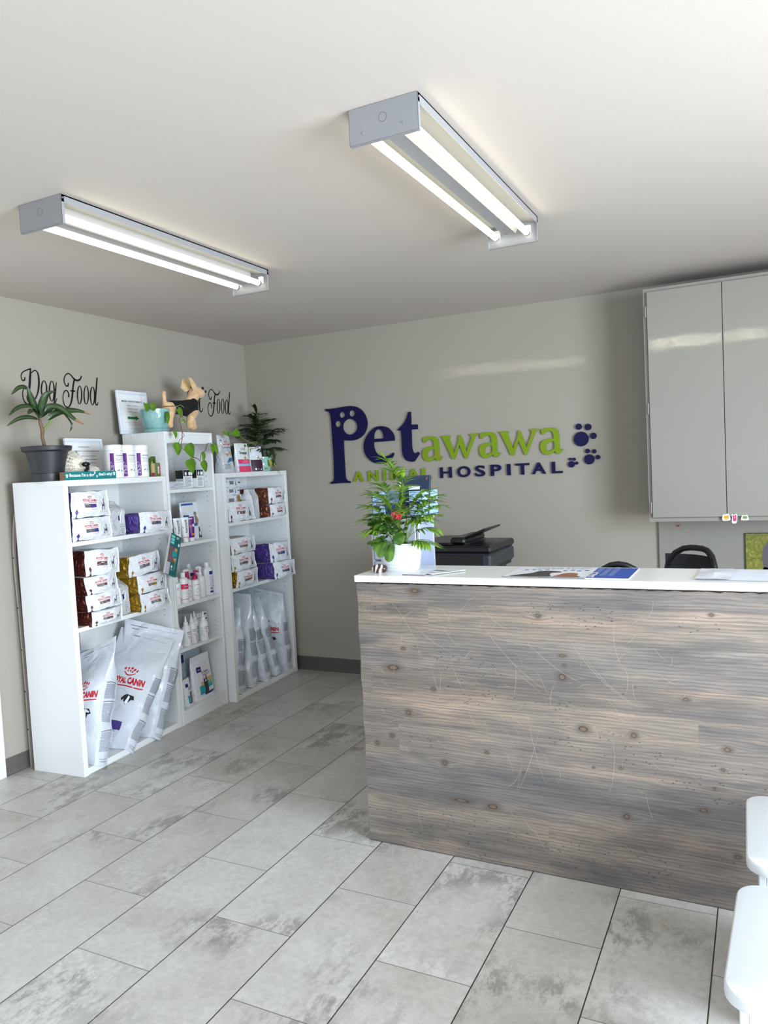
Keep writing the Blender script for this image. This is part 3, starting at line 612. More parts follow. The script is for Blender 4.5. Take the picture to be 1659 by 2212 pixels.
# wooden strip caught between wall and first shelf, bowed at the top
m = MB(); SW = M('primed_wood_strip', (186, 178, 172), .55, var=.05)
pts = [(2.612, 0), (2.613, .45), (2.609, .8), (2.603, 1.02), (2.606, 1.16), (2.618, 1.27), (2.63, 1.33)]
for i in range(len(pts)-1):
    (y0, z0), (y1, z1) = pts[i], pts[i+1]; xa, xb = XL+.0125, XL+.024
    m.add([(xa, y0, z0), (xb, y0, z0), (xb, y0+.012, z0), (xa, y0+.012, z0), (xa, y1, z1), (xb, y1, z1), (xb, y1+.012, z1), (xa, y1+.012, z1)], [(0, 1, 5, 4), (1, 2, 6, 5), (2, 3, 7, 6), (3, 0, 4, 7)]+([(0, 3, 2, 1)] if i == 0 else [])+([(4, 5, 6, 7)] if i == len(pts)-2 else []), SW)
for y, z in ((2.6055, 1.10), (2.6085, .84), (2.612, .62), (2.6125, .40), (2.6122, .2)): m.box(XL+.016, XL+.020, y-.0045, y+.0, z-.003, z+.003, M('screw_head_dark', (60, 56, 52), .5))
tag(m.build('wood_trim_strip', weld=False), 'narrow pale strip of trim standing in the gap between left wall and first bookshelf', 'trim strip')

# ================================================================ bags
def nz(p, f, seed): return noise.noise_vector(Vector((p[0]*f+seed*3.1, p[1]*f-seed*1.7, p[2]*f+seed*.9)))
class Bag:
    """soft bag given by 8 corners; front = narrow or wide face towards -y"""
    def __init__(s, bfl, bfr, bbl, bbr, tfl, tfr, tbl, tbr, bulge=.012, side=.006, amp=.004, fq=14, seed=1, pin=None, foot=0, pin_axis='s'):
        s.c = [Vector(p) for p in (bfl, bfr, bbl, bbr, tfl, tfr, tbl, tbr)]; s.bu = bulge; s.sd = side; s.am = amp; s.fq = fq; s.se = seed; s.pin = pin; s.foot = foot; s.pa = pin_axis
    def P(s, a, r, t):                      # a,r in -1..1, t in 0..1
        a0, r0 = a, r
        k = .28; a, r = a*sqrt(1-k*r0*r0/2), r*sqrt(1-k*a0*a0/2)
        am = s.am
        if s.pin:
            p0, p1, v = s.pin
            q = 1 if t < p0 else (v if t > p1 else v+(1-v)*(.5+.5*cos(pi*(t-p0)/(p1-p0))))
            if s.pa == 's': a *= q
            else: r *= q
            am *= .35+.65*q
        u, w = (a+1)/2, (r+1)/2; c = s.c
        p = ((c[0]*(1-u)+c[1]*u)*(1-w)+(c[2]*(1-u)+c[3]*u)*w)*(1-t)+((c[4]*(1-u)+c[5]*u)*(1-w)+(c[6]*(1-u)+c[7]*u)*w)*t
        X = ((c[1]-c[0])*(1-t)+(c[5]-c[4])*t); Y = ((c[2]-c[0])*(1-t)+(c[6]-c[4])*t)
        X = X.normalized() if X.length > 1e-4 else Vector((1, 0, 0)); Y = Y.normalized() if Y.length > 1e-4 else Vector((0, 1, 0))
        tt = 1-(2*t-1)**4
        if s.pin and t > s.pin[0]: tt *= max(0, 1-(t-s.pin[0])/(1-s.pin[0])*1.3)
        if s.foot and t < .12: tt *= t/.12
        p = p + Y*(r0*s.bu*(1-a0*a0)*tt) + X*(a0*s.sd*(1-r0*r0)*tt*(2 if s.sd > .01 else 1))
        n = nz(p, s.fq, s.se); n2 = nz(p, s.fq*2.7, s.se+5)
        return p+n*am+n2*am*.4
    def mesh(s, mb, mats, na=14, nr=8, nt=16):
        """mats: front, left, right, back, top, bottom"""
        g = lambda i, n: -1+2*i/n
        def face(fn, n1, n2, m, flip=False):
            mb.grid(fn, n1, n2, m, flip)
        face(lambda u, v: s.P(2*u-1, -1, v), na, nt, mats[0])
        face(lambda u, v: s.P(-1, 1-2*u, v), nr, nt, mats[1])
        face(lambda u, v: s.P(1, 2*u-1, v), nr, nt, mats[2])
        face(lambda u, v: s.P(1-2*u, 1, v), na, nt, mats[3])
        face(lambda u, v: s.P(2*u-1, 2*v-1, 1), na, nr, mats[4])
        face(lambda u, v: s.P(2*u-1, 1-2*v, 0), na, nr, mats[5])
    def front(s, off=.0009):
        def S(a, b):
            p = s.P(a, -1, b); e = .02; du = s.P(a+e, -1, b)-s.P(a-e, -1, b); dv = s.P(a, -1, min(1, b+e))-s.P(a, -1, max(0, b-e)); n = du.cross(dv)
            return p+(n.normalized()*off if n.length > 1e-9 else Vector((0, -off, 0)))
        return S
    def left(s, off=.0012):                 # a: -1 back .. 1 front
        def S(a, b):
            p = s.P(-1, -a, b); e = .02; du = s.P(-1, -a-e, b)-s.P(-1, -a+e, b); dv = s.P(-1, -a, min(1, b+e))-s.P(-1, -a, max(0, b-e)); n = du.cross(dv)
            return p+(n.normalized()*off if n.length > 1e-9 else Vector((-off, 0, 0)))
        return S
DK = M('sketch_print', (78, 80, 86), .6)
DOG = [(-.5, .0), (-.42, .35), (-.5, .62), (-.38, .66), (-.3, .48), (.15, .5), (.3, .72), (.32, .9), (.42, .98), (.6, .9), (.62, .8), (.5, .74), (.5, .45), (.44, .0), (.34, .0), (.33, .28), (-.2, .3), (-.28, 0), (-.38, 0), (-.33, .25), (-.42, 0)]
CATS = [(-.35, 0), (-.38, .3), (-.2, .62), (-.22, .82), (-.26, 1), (-.14, .9), (.0, .9), (.1, 1), (.1, .75), (.05, .6), (.3, .35), (.34, 0), (.5, .02), (.52, .1), (.62, .08), (.55, -.05)]
def figure(pen, cx, cb, w, h, kind, m=DK, d=0):
    vs, fs = shape2d([[(x, y) for x, y in (DOG if kind == 'dog' else CATS)]])
    pen.mb.add([pen.S(cx+v.x*w, cb+v.y*h) for v in vs], fs, m)
def crown(pen, cx, cb, w, h, m=RED):
    for i, k in enumerate((-1, -.5, 0, .5, 1)):
        pen.disc(cx+k*w*.42, cb+h*(.72-.16*abs(k)), w*.07, m, h*.13, 8)
        if i in (1, 2, 3): pen.disc(cx+k*w*.34, cb+h*(.45-.1*abs(k)), w*.05, m, h*.1, 8)
    pen.line([(cx-w*.42, cb+h*.3), (cx-w*.2, cb+h*.12), (cx, cb+h*.07), (cx+w*.2, cb+h*.12), (cx+w*.42, cb+h*.3)], h*.1, m)
def rc_front(bg, mb, acc, kind, extra=None, wide=False):
    pen = Pen(mb, bg.front()); ac = M('panel_'+acc, ACC[acc], .45)
    x0 = -.34
    crown(pen, x0+.2, .71, .24, .16)
    pen.text('ROYAL CANIN', x0-.14, .61, .088, RED, w=.68, bold=.035)
    pen.rect(x0-.14, x0+.56, .568, .584, RED)
    pen.rect(x0-.10, x0+.52, .36, .52, M('panel_grey', (96, 90, 96), .5)); pen.rect(x0+(.2 if acc in ('purple', 'gold') else -.09), x0+.515, .365, .515, ac, 3, 2)
    if acc not in ('purple',): pen.text('GASTRO' if acc == 'brown' else 'URINARY', x0-.08, .455, .04, STW, w=.4); pen.text('INTESTINAL' if acc == 'brown' else 'S/O', x0-.08, .385, .04, STW, w=.45 if acc == 'brown' else .2)
    else: pen.text('DENTAL', x0-.08, .455, .04, STW, w=.27)
    pen.lines(x0+.2, x0+.52, .26, .33, 2, .012, LGREY, 3)
    pen.ring(.60, .52, .22, .28, .008, LGREY, .05, .95)
    figure(pen, .62, .22, .22, .48, kind)
    pen.lines(.36, .92, .12, .2, 2, .012, LGREY, 4)
    # coloured corner flash
    vs = [(-.86, .0), (-.74, .0), (-.80, .12), (-.74, .24), (-.80, .36), (-.88, .26), (-.82, .12)]
    for q in [(vs[0], vs[1], vs[2], vs[6]), (vs[6], vs[2], vs[3], vs[5]), (vs[5], vs[3], vs[4])]: pen.mb.add([pen.S(*p) for p in q], [tuple(range(len(q)))], ac)
    pen.lines(-.92, -.86, .5, .8, 3, .03, LGREY, 2)
ACC = {'purple': (74, 56, 128), 'brown': (92, 40, 34), 'gold': (150, 116, 30), 'copper': (122, 72, 56)}
def small_bag(F, name_label, u0, u1, z0, z1, d, depth, acc, kind, seed, rz=0, ry=0, side=None, group=None, foil=True, flat=None):
    w, h = u1-u0, z1-z0; r = random.Random(seed); j = lambda a=.006: (r.random()-.5)*2*a
    t_ = F.at((u0+u1)/2, d, z0, rz, 0, ry); hw = w/2
    sm = film('foil_'+acc, side or ACC[acc], .2, .6 if acc != 'purple' else .15, 1.2, 1.)
    b = Bag((-hw+j(), j(), 0), (hw+j(), j(), 0), (-hw+j()+.01, depth, 0), (hw-.01, depth, 0), (-hw+j(), j(.01)+.006, h*.97), (hw+j(), j(.01)+.006, h*.97), (-hw+.012, depth, h*.9), (hw-.012, depth, h*.9),
            bulge=.014, side=.012, amp=.0075, fq=15, seed=seed)
    mb = MB(); b.mesh(mb, [FILM, sm, FILM, FILM, FILM, FILM], 14, 7, 10)
    # seam fins along the front edges
    rc_front(b, mb, acc, kind)
    for q in (-1, 1):
        mb.grid(lambda a, v: b.P(q, -1, v)+Vector((q*.007*a, -.001-.003*a, 0)), 1, 10, FILM)
    o = mb.build('dog_food_bag' if kind == 'dog' else 'cat_food_bag', smooth=50); o.matrix_world = t_
    tag(o, name_label, 'pet food bag', group); return o
sb = small_bag
# --- first shelf, top row
sb(F1, 'white dog dental food bag, upper of two stacked in near shelf top row', .05, .315, 1.293, 1.425, .006, .26, 'purple', 'dog', 11)
sb(F1, 'white dog dental food bag, lower of two stacked in near shelf top row', .043, .312, 1.176, 1.291, .0, .28, 'purple', 'dog', 12)
sb(F1, 'white dog dental bag with shiny purple side, right in near shelf top row', .472, .735, 1.178, 1.29, -.055, .24, 'purple', 'dog', 13, rz=-3)
# --- second row, brown stack
sb(F1, 'brown sided dog food bag, crumpled, topmost of the stack of four at left', .118, .342, .990, 1.122, .0, .27, 'brown', 'dog', 21, rz=-4, ry=2)
sb(F1, 'brown sided dog food bag, second from the top in the stack of four at left', .098, .338, .898, .991, -.006, .29, 'brown', 'dog', 22)
sb(F1, 'brown sided dog food bag, third from the top in the stack of four at left', .100, .340, .810, .899, -.004, .29, 'brown', 'dog', 23)
sb(F1, 'brown sided dog food bag, lowest of the stack of four, hanging over the shelf edge', .098, .325, .738, .811, -.03, .29, 'brown', 'dog', 24)
sb(F1, 'gold sided dog food bag, topmost of the stack of three at right of near shelf', .418, .672, .944, 1.058, .0, .26, 'gold', 'dog', 25, ry=-3)
sb(F1, 'gold sided dog food bag, middle of the stack of three at right of near shelf', .445, .690, .845, .944, -.03, .28, 'gold', 'dog', 26)
sb(F1, 'gold sided dog food bag, lowest of the stack of three at right of near shelf', .447, .695, .746, .845, -.04, .29, 'gold', 'dog', 27)
# --- third shelf
sb(F3, 'copper sided cat food bag, upper of the two at right of far shelf top row', .53, .775, 1.255, 1.375, .0, .27, 'copper', 'cat', 31)
sb(F3, 'copper sided cat food bag, lower of the two at right of far shelf top row', .49, .748, 1.166, 1.255, -.03, .29, 'copper', 'cat', 32)
sb(F3, 'brown sided cat food bag standing in front at left of far shelf top row', .035, .335, 1.168, 1.30, .0, .10, 'brown', 'cat', 33)
sb(F3, 'gold sided cat food bag, topmost of the stack of three on the far shelf', .047, .335, .955, 1.062, .0, .27, 'gold', 'cat', 34)
sb(F3, 'gold sided cat food bag, middle of the stack of three on the far shelf', .03, .325, .842, .955, -.006, .29, 'gold', 'cat', 35)
sb(F3, 'gold sided cat food bag, lowest of the stack of three on the far shelf', .056, .314, .736, .842, -.02, .29, 'gold', 'cat', 36)
sb(F3, 'purple sided cat food bag, upper of two at right of far shelf second row', .455, .711, .852, .985, -.04, .30, 'purple', 'cat', 37, rz=-4)
sb(F3, 'purple sided cat food bag, lower of two at right of far shelf second row', .440, .700, .736, .852, -.075, .30, 'purple', 'cat', 38, rz=-3)

# narrow pouches turned edge on
def edge_pouch(F, u, w, z, h, d, depth, label, seed, rz=0, marks=True, name='pouch', foilname='silver_pouch_film', col=(206, 208, 212)):
    b = Bag((-w/2, 0, 0), (w/2, 0, 0), (-w/2, depth, 0), (w/2, depth, 0), (-w/2, .004, h), (w/2, .004, h), (-w/2, depth, h), (w/2, depth, h), bulge=-.012, side=.01, amp=.005, fq=20, seed=seed, pin=(.7, .97, .4), pin_axis='r')
    mb = MB(); fm = film(foilname, col, .22, .15, 1.3, .7); b.mesh(mb, [fm, FILM, fm, FILM, FILM, FILM], 8, 10, 18)
    if marks:
        pen = Pen(mb, b.front()); pen.rect(.0, .25, .42, .55, NAVY); pen.lines(.3, .8, .05, .35, 5, .012, GREY, 5)
    o = mb.build(name, smooth=50); o.matrix_world = F.at(u, d, z, rz); tag(o, label, 'pouch'); return o
edge_pouch(F1, .385, .10, 1.176, .185, .01, .22, 'silver white pouch standing edge out between the dental food bags', 41)
edge_pouch(F1, .385, .095, .746, .20, .02, .25, 'white pouch standing edge out between the brown and gold bags', 42, rz=-5)
edge_pouch(F3, .395, .085, 1.166, .20, .02, .10, 'tall white pouch standing edge out in the middle of far shelf top row', 43, marks=False)
def flat_pouch(F, u0, u1, z0, h, d, dp, label, seed, side=None, acc=None):
    w = u1-u0; b = Bag((0, 0, 0), (w, 0, 0), (0, dp, 0), (w, dp, 0), (0, .004, h), (w, .004, h), (0, dp, h), (w, dp, h), bulge=.006, side=.006, amp=.004, fq=16, seed=seed)
    mb = MB(); b.mesh(mb, [FILM]*6, 12, 8, 6); pen = Pen(mb, b.front())
    pen.text('ROYAL', -.9, .55, .2, RED, w=.2); pen.rect(-.5, -.05, .35, .75, GREY); figure(pen, .2, .2, .12, .7, 'cat'); pen.rect(.5, .85, .45, .6, DK)
    if acc: pen.rect(.25, .6, .05, .95, M('panel_gold', ACC['gold'], .45))
    o = mb.build('cat_food_pouch', smooth=50); o.matrix_world = F.at(u0, d, z0); return tag(o, label, 'pet food pouch')
flat_pouch(F3, .155, .375, 1.388, .058, .105, .2, 'flat white cat food pouch, topmost of the pile behind the brown bag', 51)
flat_pouch(F3, .150, .345, 1.338, .05, .10, .2, 'flat white cat food pouch, second of the pile behind the brown bag', 52)
flat_pouch(F3, .125, .40, 1.252, .083, .105, .2, 'white cat food pouch with gold panel just behind the brown bag', 53, acc='gold')
flat_pouch(F3, .13, .34, 1.167, .084, .108, .2, 'white cat food pouch lowest in the pile behind the brown bag', 54)

# --- big bags standing with the gusset outwards
def big_bag(F, label, bf, br, tf, tb, logo=True, acc='purple', th=.085, seed=1, group=None, marks=True, lean=0, kind='dog', fold=.74, gus=.0):
    """bf/br: gusset bottom-left front and depth point (u,d,z); tf/tb: top seal front/back"""
    bf, br, tf, tb = map(Vector, (bf, br, tf, tb))
    ax = Vector((tf.x-bf.x, 0, tf.z-bf.z)).normalized(); nx = Vector((ax.z, 0, -ax.x))    # to the right of the leaning bag
    N = nx*th
    b = Bag(bf, bf+N, br, br+N*.9, tf-N*.5, tf+N*.5, tb-N*.5, tb+N*.5, bulge=.004, side=.016, amp=.011, fq=9, seed=seed, pin=(fold-.12, .9, .03))
    mb = MB(); FB = film('large_bag_film', (214, 219, 226), .24, .05, .5, .8); b.mesh(mb, [FB]*6, 8, 16, 34)
    p = Pen(mb, b.front(.0012))
    # gusset print: blocks of small text
    for b0, b1 in ((.50, .62), (.33, .47), (.10, .25)):
        if not marks: break
        p.rect(-.72, .72, b1+.006, b1+.013, GREY, 3, 1); p.lines(-.72, .7, b0, b1, 17, .0046, M('tiny_print', (138, 140, 150), .6), seed)
    p.text('17.6 lb 8 kg', -.5, .02, .012, DK, w=1.0); p.rect(-.6, .55, .042, .045, GREY, 3, 1)
    if logo:
        q = Pen(mb, b.left(.0016)); ac = M('panel_'+acc, ACC[acc], .4)
        crown(q, .18, .585, .55, .10); q.text('ROYAL CANIN', -.50, .515, .058, RED, w=1.36, bold=.05); q.rect(-.54, .86, .493, .502, RED, 6, 1)
        q.ring(.0, .42, .42, .05, .0025, LGREY, .0, .5); BK_ = M('dog_head_black', (30, 30, 34), .5)
        for pl in ([(.30, .425), (.40, .44), (.66, .435), (.72, .40), (.60, .395), (.56, .365), (.44, .36), (.36, .38)], [(.30, .425), (.22, .395), (.28, .375), (.34, .40)]): q.mb.add([q.S(*e) for e in pl], [tuple(range(len(pl)))], BK_)
        q2 = Pen(mb, b.left(.0024)); q2.mb.add([q2.S(*e) for e in [(.46, .43), (.52, .43), (.55, .36), (.50, .345), (.44, .355)]], [(0, 1, 2, 3, 4)], STW); q2.disc(.495, .352, .03, BK_, .006, 8)
        for k in range(7): q.line([(.30+.04*k, .345-.004*k), (.12+.07*k, .29), (.05+.08*k, .25)], .0022, GREY)
        q.mb.add([q.S(*e) for e in [(-.1, .31), (.0, .32), (.02, .27), (-.12, .25)]], [(0, 1, 2, 3)], BK_)
        q.rect(.0, .55, .145, .215, ac, 5, 3)
        bx = [(.02, .135), (.38, .135), (.38, .09), (.02, .09), (.02, .135)]; q.line(bx, .003, NAVY); q.text('SP' if acc == 'purple' else 'SO', .09, .098, .026, NAVY, w=.2)
        for k in range(18): q.rect(-.1+k*.055, -.07+k*.055, .955, .958, GREY, 1, 1)
        q.lines(-.85, -.15, .948, .966, 1, .006, GREY, 2); q.lines(-.8, -.5, .925, .937, 1, .006, GREY, 2)
    o = mb.build('large_dog_food_bag' if kind == 'dog' else 'large_cat_food_bag', smooth=60); o.matrix_world = F.M.copy()
    tag(o, label, 'pet food bag', group); return o
big_bag(F1, 'large white dog food bag with purple square, in the middle of the near shelf floor', (.285, -.012, .04), (.245, .28, .04), (.70, -.035, .535), (.60, .255, .625), acc='purple', th=.078, seed=3)
big_bag(F1, 'large white dog food bag leaning at right, sticking out past the near shelf edge', (.47, -.03, .04), (.45, .25, .04), (.775, -.055, .575), (.60, .22, .675), acc='purple', th=.10, seed=5)
big_bag(F1, 'large white dog food bag with gold square, left on the near shelf floor', (.062, -.012, .04), (.06, .28, .04), (.275, -.01, .655), (.23, .20, .56), acc='gold', th=.105, seed=8)
big_bag(F1, 'large white dog food bag mostly hidden behind the gold marked bag at left', (.18, .06, .04), (.17, .31, .04), (.27, .08, .585), (.25, .28, .57), acc='gold', th=.07, seed=9, marks=False)
big_bag(F3, 'large white cat food bag with gold mark, first at left on the far shelf floor', (.035, .01, .04), (.035, .30, .04), (.10, .0, .60), (.07, .27, .655), acc='gold', th=.12, seed=13, kind='cat')
big_bag(F3, 'large white cat food bag, second from left on the far shelf floor', (.195, .01, .04), (.195, .30, .04), (.255, .02, .665), (.20, .29, .69), acc='gold', th=.11, seed=14, kind='cat', logo=False)
big_bag(F3, 'large white cat food bag leaning left, third from left on the far shelf floor', (.345, -.005, .04), (.34, .29, .04), (.285, .03, .63), (.27, .29, .66), acc='gold', th=.10, seed=15, kind='cat', logo=False)
big_bag(F3, 'large white cat food bag leaning left, fourth from left on the far shelf floor', (.485, -.005, .04), (.48, .29, .04), (.375, .03, .62), (.35, .29, .65), acc='gold', th=.09, seed=16, kind='cat', logo=False)
big_bag(F3, 'large white cat food bag upright at the right end of the far shelf floor', (.652, .01, .04), (.60, .30, .04), (.665, .02, .60), (.60, .29, .66), acc='purple', th=.095, seed=17, kind='cat')
big_bag(F3, 'large white cat food bag lying back behind the leaning ones on the far shelf floor', (.50, .16, .04), (.50, .31, .04), (.47, .14, .655), (.45, .31, .67), acc='purple', th=.12, seed=18, kind='cat', logo=False, marks=False)

# ================================================================ small goods on the shelves
CAPW = M('white_plastic', (236, 236, 238), .3)
def cyl_pen(mb, cx, cy, R, a0=-90):
    """print surface round a bottle: a in metres along the girth from the front, b height"""
    return Pen(mb, lambda a, b: (cx+(R+.0005)*sin(a/R), cy-(R+.0005)*cos(a/R), b))
def bottle_thing(F, u, d, z, name, label, group, builder, rz=0):
    t = thing(name, label, 'bottle' if 'bottle' in name else 'canister', mat=F.at(u, d, z, rz), group=group); builder(t); return t
def canister(t):
    R = .0475; h = .182; b = MB(); b.lathe([(.001, 0), (R-.003, 0), (R, .003), (R, h-.036), (R-.001, h-.034)], 28, m=CAPW)
    p = cyl_pen(b, 0, 0, R); PU = M('canister_purple', (92, 20, 120), .4)
    p.rect(-.022, .0, .008, .135, PU, 4, 1); p.text('VETRADENT', -.0045, .014, .0135, STW, w=.075, vert=True, bold=.02)
    p.text('VETRADENT', .008, .118, .007, DK, w=.05, bold=.02); p.lines(.008, .056, .082, .112, 4, .0018, GREY, 1); p.lines(.008, .056, .055, .074, 3, .0012, LGREY, 2)
    figure(p, .02, .036, .012, .014, 'dog', M('purple_ink', (70, 30, 90), .5)); figure(p, .04, .036, .008, .013, 'cat', M('green_ink', (40, 90, 60), .5))
    b.build('canister_body', t, smooth=40)
    c = MB(); c.lathe([(R-.002, h-.034), (R+.0008, h-.032), (R+.0008, h-.008), (R-.002, h-.003), (R-.006, h), (.001, h)], 36, m=CAPW)
    c.build('lid', t, smooth=40)
for i, (yy, lab) in enumerate(((.440, 'white canister with purple band, leftmost of three on the near shelf'), (.530, 'white canister with purple band, middle of the three on the near shelf top'), (.626, 'white canister with purple band, rightmost of the three on the near shelf top'))):
    bottle_thing(F1, yy, (.075, .07, .06)[i], 1.4835, 'supplement_canister', lab, 'canisters on the near shelf', canister, rz=(-46, -44, -40)[i])
# nozzle bottles
RB = M('label_red', (190, 16, 36), .4)
def nozzle(t):
    R = .030; b = MB(); b.lathe([(.001, 0), (R-.003, 0), (R, .004), (R, .095), (R*.93, .108), (R*.6, .122), (.012, .128)], 24, m=CAPW); p = cyl_pen(b, 0, 0, R)
    for q in ([(-.002, .016), (.026, .014), (.030, .050), (.012, .056), (-.002, .038)],): p.mb.add([p.S(*x) for x in q], [tuple(range(5))], RB)
    p.lines(.0, .026, .07, .09, 2, .003, DK, 1); p.lines(.0, .02, .054, .066, 2, .0012, GREY, 2); p.lines(-.026, -.006, .03, .085, 8, .0012, GREY, 3)
    b.build('bottle_body', t, smooth=40)
    c = MB(); c.lathe([(.012, .126), (.0145, .126), (.0145, .142), (.010, .147), (.0075, .149), (.0035, .178), (.001, .181)], 20, m=CAPW); c.build('nozzle_cap', t, smooth=40)
for i, (u, d, lab) in enumerate(((.060, .05, 'leftmost'), (.125, .035, 'second from left'), (.20, .05, 'middle'), (.275, .085, 'fourth from left, set back'), (.285, .025, 'rightmost, in front'))):
    bottle_thing(F2, u, d, .4525, 'nozzle_bottle', 'white ear cleaner bottle with red label, %s on the tall shelf' % lab, 'nozzle bottles on the tall shelf', nozzle, rz=-42)
# shampoo row
def shampoo(cap='flip', bodyh=.15, R=.029, band=None, pump=None, sq=False, red=False, navy=False, amber=False):
    def f(t):
        b = MB(); pw = 4 if sq else 2
        b.lathe([(.001, 0), (R-.002, 0), (R, .003), (R, bodyh*.86), (R*.9, bodyh*.94), (R*.45, bodyh)], 28, m=CAPW, power=pw, sy=.7 if sq else 1)
        ry_ = .7 if sq else 1
        p = Pen(b, lambda a, c_: (a, -(R*ry_+.0006)*(1 if sq else sqrt(max(0, 1-(a/R)**2))), c_)) if sq else cyl_pen(b, 0, 0, R)
        if band: p.rect(-.026, .024, bodyh*.55, bodyh*.74, M('label_crimson', (206, 20, 74), .4), 6, 1); p.text('Douxo', -.005, bodyh*.62, .01, STW, w=.024); p.rect(-.03, .03, .022, .025, RB, 6, 1); p.lines(-.02, .018, .05, .075, 4, .0012, LGREY, 1)
        if red: p.mb.add([p.S(*x) for x in [(-.026, .008), (.018, .008), (.018, .04), (.004, .048), (-.008, .038), (-.018, .046), (-.026, .036)]], [tuple(range(7))], RB); p.lines(-.02, .015, .085, .105, 2, .003, GREY, 1)
        if navy: p.rect(.0, R*.8, bodyh*.72, bodyh*.84, NAVY, 3, 1); p.rect(.0, R*.8, .012, .024, NAVY, 3, 1); p.lines(.0, R*.8, .05, bodyh*.68, 9, .003, M('pale_blue_print', (140, 150, 200), .5), 4); p.rect(.004, R*.7, .032, .046, GREY, 2, 1); p.lines(-R*.7, -.004, .04, bodyh*.8, 9, .0013, LGREY, 5)
        if pump: p.text('pyoSeb', -.018, .085, .012, RED, w=.032); p.ring(.0, .055, .009, .012, .0015, DK); p.lines(-.015, .018, .018, .032, 2, .002, M('pink_print', (220, 120, 140), .5), 4)
        b.build('bottle_body', t, smooth=40)
        if cap == 'flip':
            c = MB(); c.lathe([(.0145, bodyh), (.015, bodyh+.001), (.015, bodyh+.026), (.013, bodyh+.029), (.001, bodyh+.029)], 20, m=M('amber_cap', (176, 124, 30), .3) if amber else CAPW); c.build('cap', t, smooth=40)
        if cap == 'pump':
            PKM = M('crimson_pump', (178, 14, 88), .3); c = MB(); c.lathe([(.016, bodyh), (.018, bodyh+.002), (.018, bodyh+.018), (.01, bodyh+.024), (.005, bodyh+.026), (.005, bodyh+.042), (.009, bodyh+.044), (.009, bodyh+.052), (.001, bodyh+.053)], 20, m=PKM)
            c.tube([(0, 0, bodyh+.048), (.012, -.012, bodyh+.048), (.02, -.02, bodyh+.042)], [.0055, .005, .003], 8, PKM); c.build('pump', t, smooth=40)
        if cap == 'trigger':
            Tm = M('crimson_pump', (178, 14, 88), .3) if pump else CAPW; c = MB(); c.lathe([(.013, bodyh), (.014, bodyh+.002), (.014, bodyh+.016), (.009, bodyh+.024), (.008, bodyh+.04)], 16, m=Tm)
            c.tube([(.012, .006, bodyh+.043), (0, 0, bodyh+.05), (-.02, -.008, bodyh+.052), (-.032, -.012, bodyh+.046)], [.009, .011, .009, .006], 10, CAPW); c.tube([(-.02, -.008, bodyh+.044), (-.024, -.01, bodyh+.025), (-.019, -.009, bodyh+.008)], [.005, .0045, .003], 8, Tm)
            c.tube([(.002, 0, bodyh+.045), (.004, 0, bodyh+.02)], [.01, .009], 10, Tm); c.build('trigger_sprayer', t, smooth=40)
    return f
for u, d, lab, fn in [
    (.052, .03, 'white shampoo bottle with red wavy base print, leftmost in the bottle row', shampoo(red=True, bodyh=.135, R=.028, amber=False)),
    (.040, .075, 'white bottle with amber cap behind the leftmost shampoo bottle', shampoo(bodyh=.15, R=.026, amber=True)),
    (.118, .028, 'white shampoo bottle with crimson band and white flip cap', shampoo(band=True, bodyh=.155, R=.031)),
    (.185, .05, 'white spray bottle with crimson trigger beside the crimson banded bottle', shampoo(cap='trigger', pump=True, bodyh=.135, R=.026)),
    (.243, .035, 'white bottle with crimson pump top in the bottle row', shampoo(cap='pump', pump=True, bodyh=.125, R=.028)),
    (.318, .055, 'white bottle with white trigger sprayer in the bottle row', shampoo(cap='trigger', bodyh=.135, R=.030)),
    (.345, .16, 'white shampoo bottle with navy label standing behind the sprayer', shampoo(sq=True, navy=True, bodyh=.175, R=.033)),
    (.405, .065, 'white flat bottle with navy label at the right end of the bottle row', shampoo(sq=True, navy=True, bodyh=.178, R=.033))]:
    bottle_thing(F2, u, d, .7175, 'spray_bottle' if 'spray' in lab else 'shampoo_bottle', lab, 'bottles in the shampoo row', fn, rz=-28 if not 'flat' in lab else -12)
# flat boxes stacked
for i, (colr, cn) in enumerate((((224, 120, 90), 'orange'), ((70, 170, 100), 'green'), ((230, 200, 50), 'yellow'), ((130, 130, 140), 'grey'), ((120, 70, 170), 'purple'))):
    b = MB(); h = .0305; b.cbox(0, .135, 0, .19, 0, h, .0008, M('carton_white', (232, 232, 234), .5)); p = Pen(b, lambda a, c_: (a, -.0005, c_))
    p.rect(.008, .03, .01, .02, LGREY, 1, 1); p.rect(.095, .128, .008, .02, DK, 1, 1); p.lines(.04, .08, .008, .024, 3, .002, LGREY, i); p.rect(0, .134, h-.0035, h-.0015, DK, 1, 1)
    q = Pen(b, lambda a, c_: (.1355, a, c_)); q.rect(.004, .06, .004, h-.006, M('carton_'+cn, colr, .5), 1, 1); q.rect(.0, .012, h-.009, h-.001, NAVY, 1, 1)
    b.add([(.0, -.0006, 0), (.006, -.0006, 0), (.006, -.0006, h), (0, -.0006, h)], [(0, 1, 2, 3)], M('carton_'+cn, colr, .5)) if False else None
    o = b.build('medicine_box'); o.matrix_world = F2.at(.30, .105-.002*(i % 2), .4525+i*.0312, rz=-2+i*.6); tag(o, 'flat white carton with %s end, %s in the stack beside the nozzle bottles' % (cn, ('lowest', 'second from bottom', 'middle', 'second from top', 'topmost')[i]), 'box', 'cartons on the tall shelf')
b = MB(); b.cbox(0, .085, 0, .03, 0, .185, .001, M('carton_pale', (196, 204, 212), .4)); p = Pen(b, lambda a, c_: (a, -.0006, c_)); p.rect(.002, .05, .155, .178, NAVY, 1, 1); p.text('Virbac', .008, .162, .009, STW, w=.03); p.rect(.002, .083, .125, .15, M('pale_blue_print', (140, 150, 200), .5), 1, 1); p.lines(.01, .07, .03, .11, 6, .003, LGREY, 4)
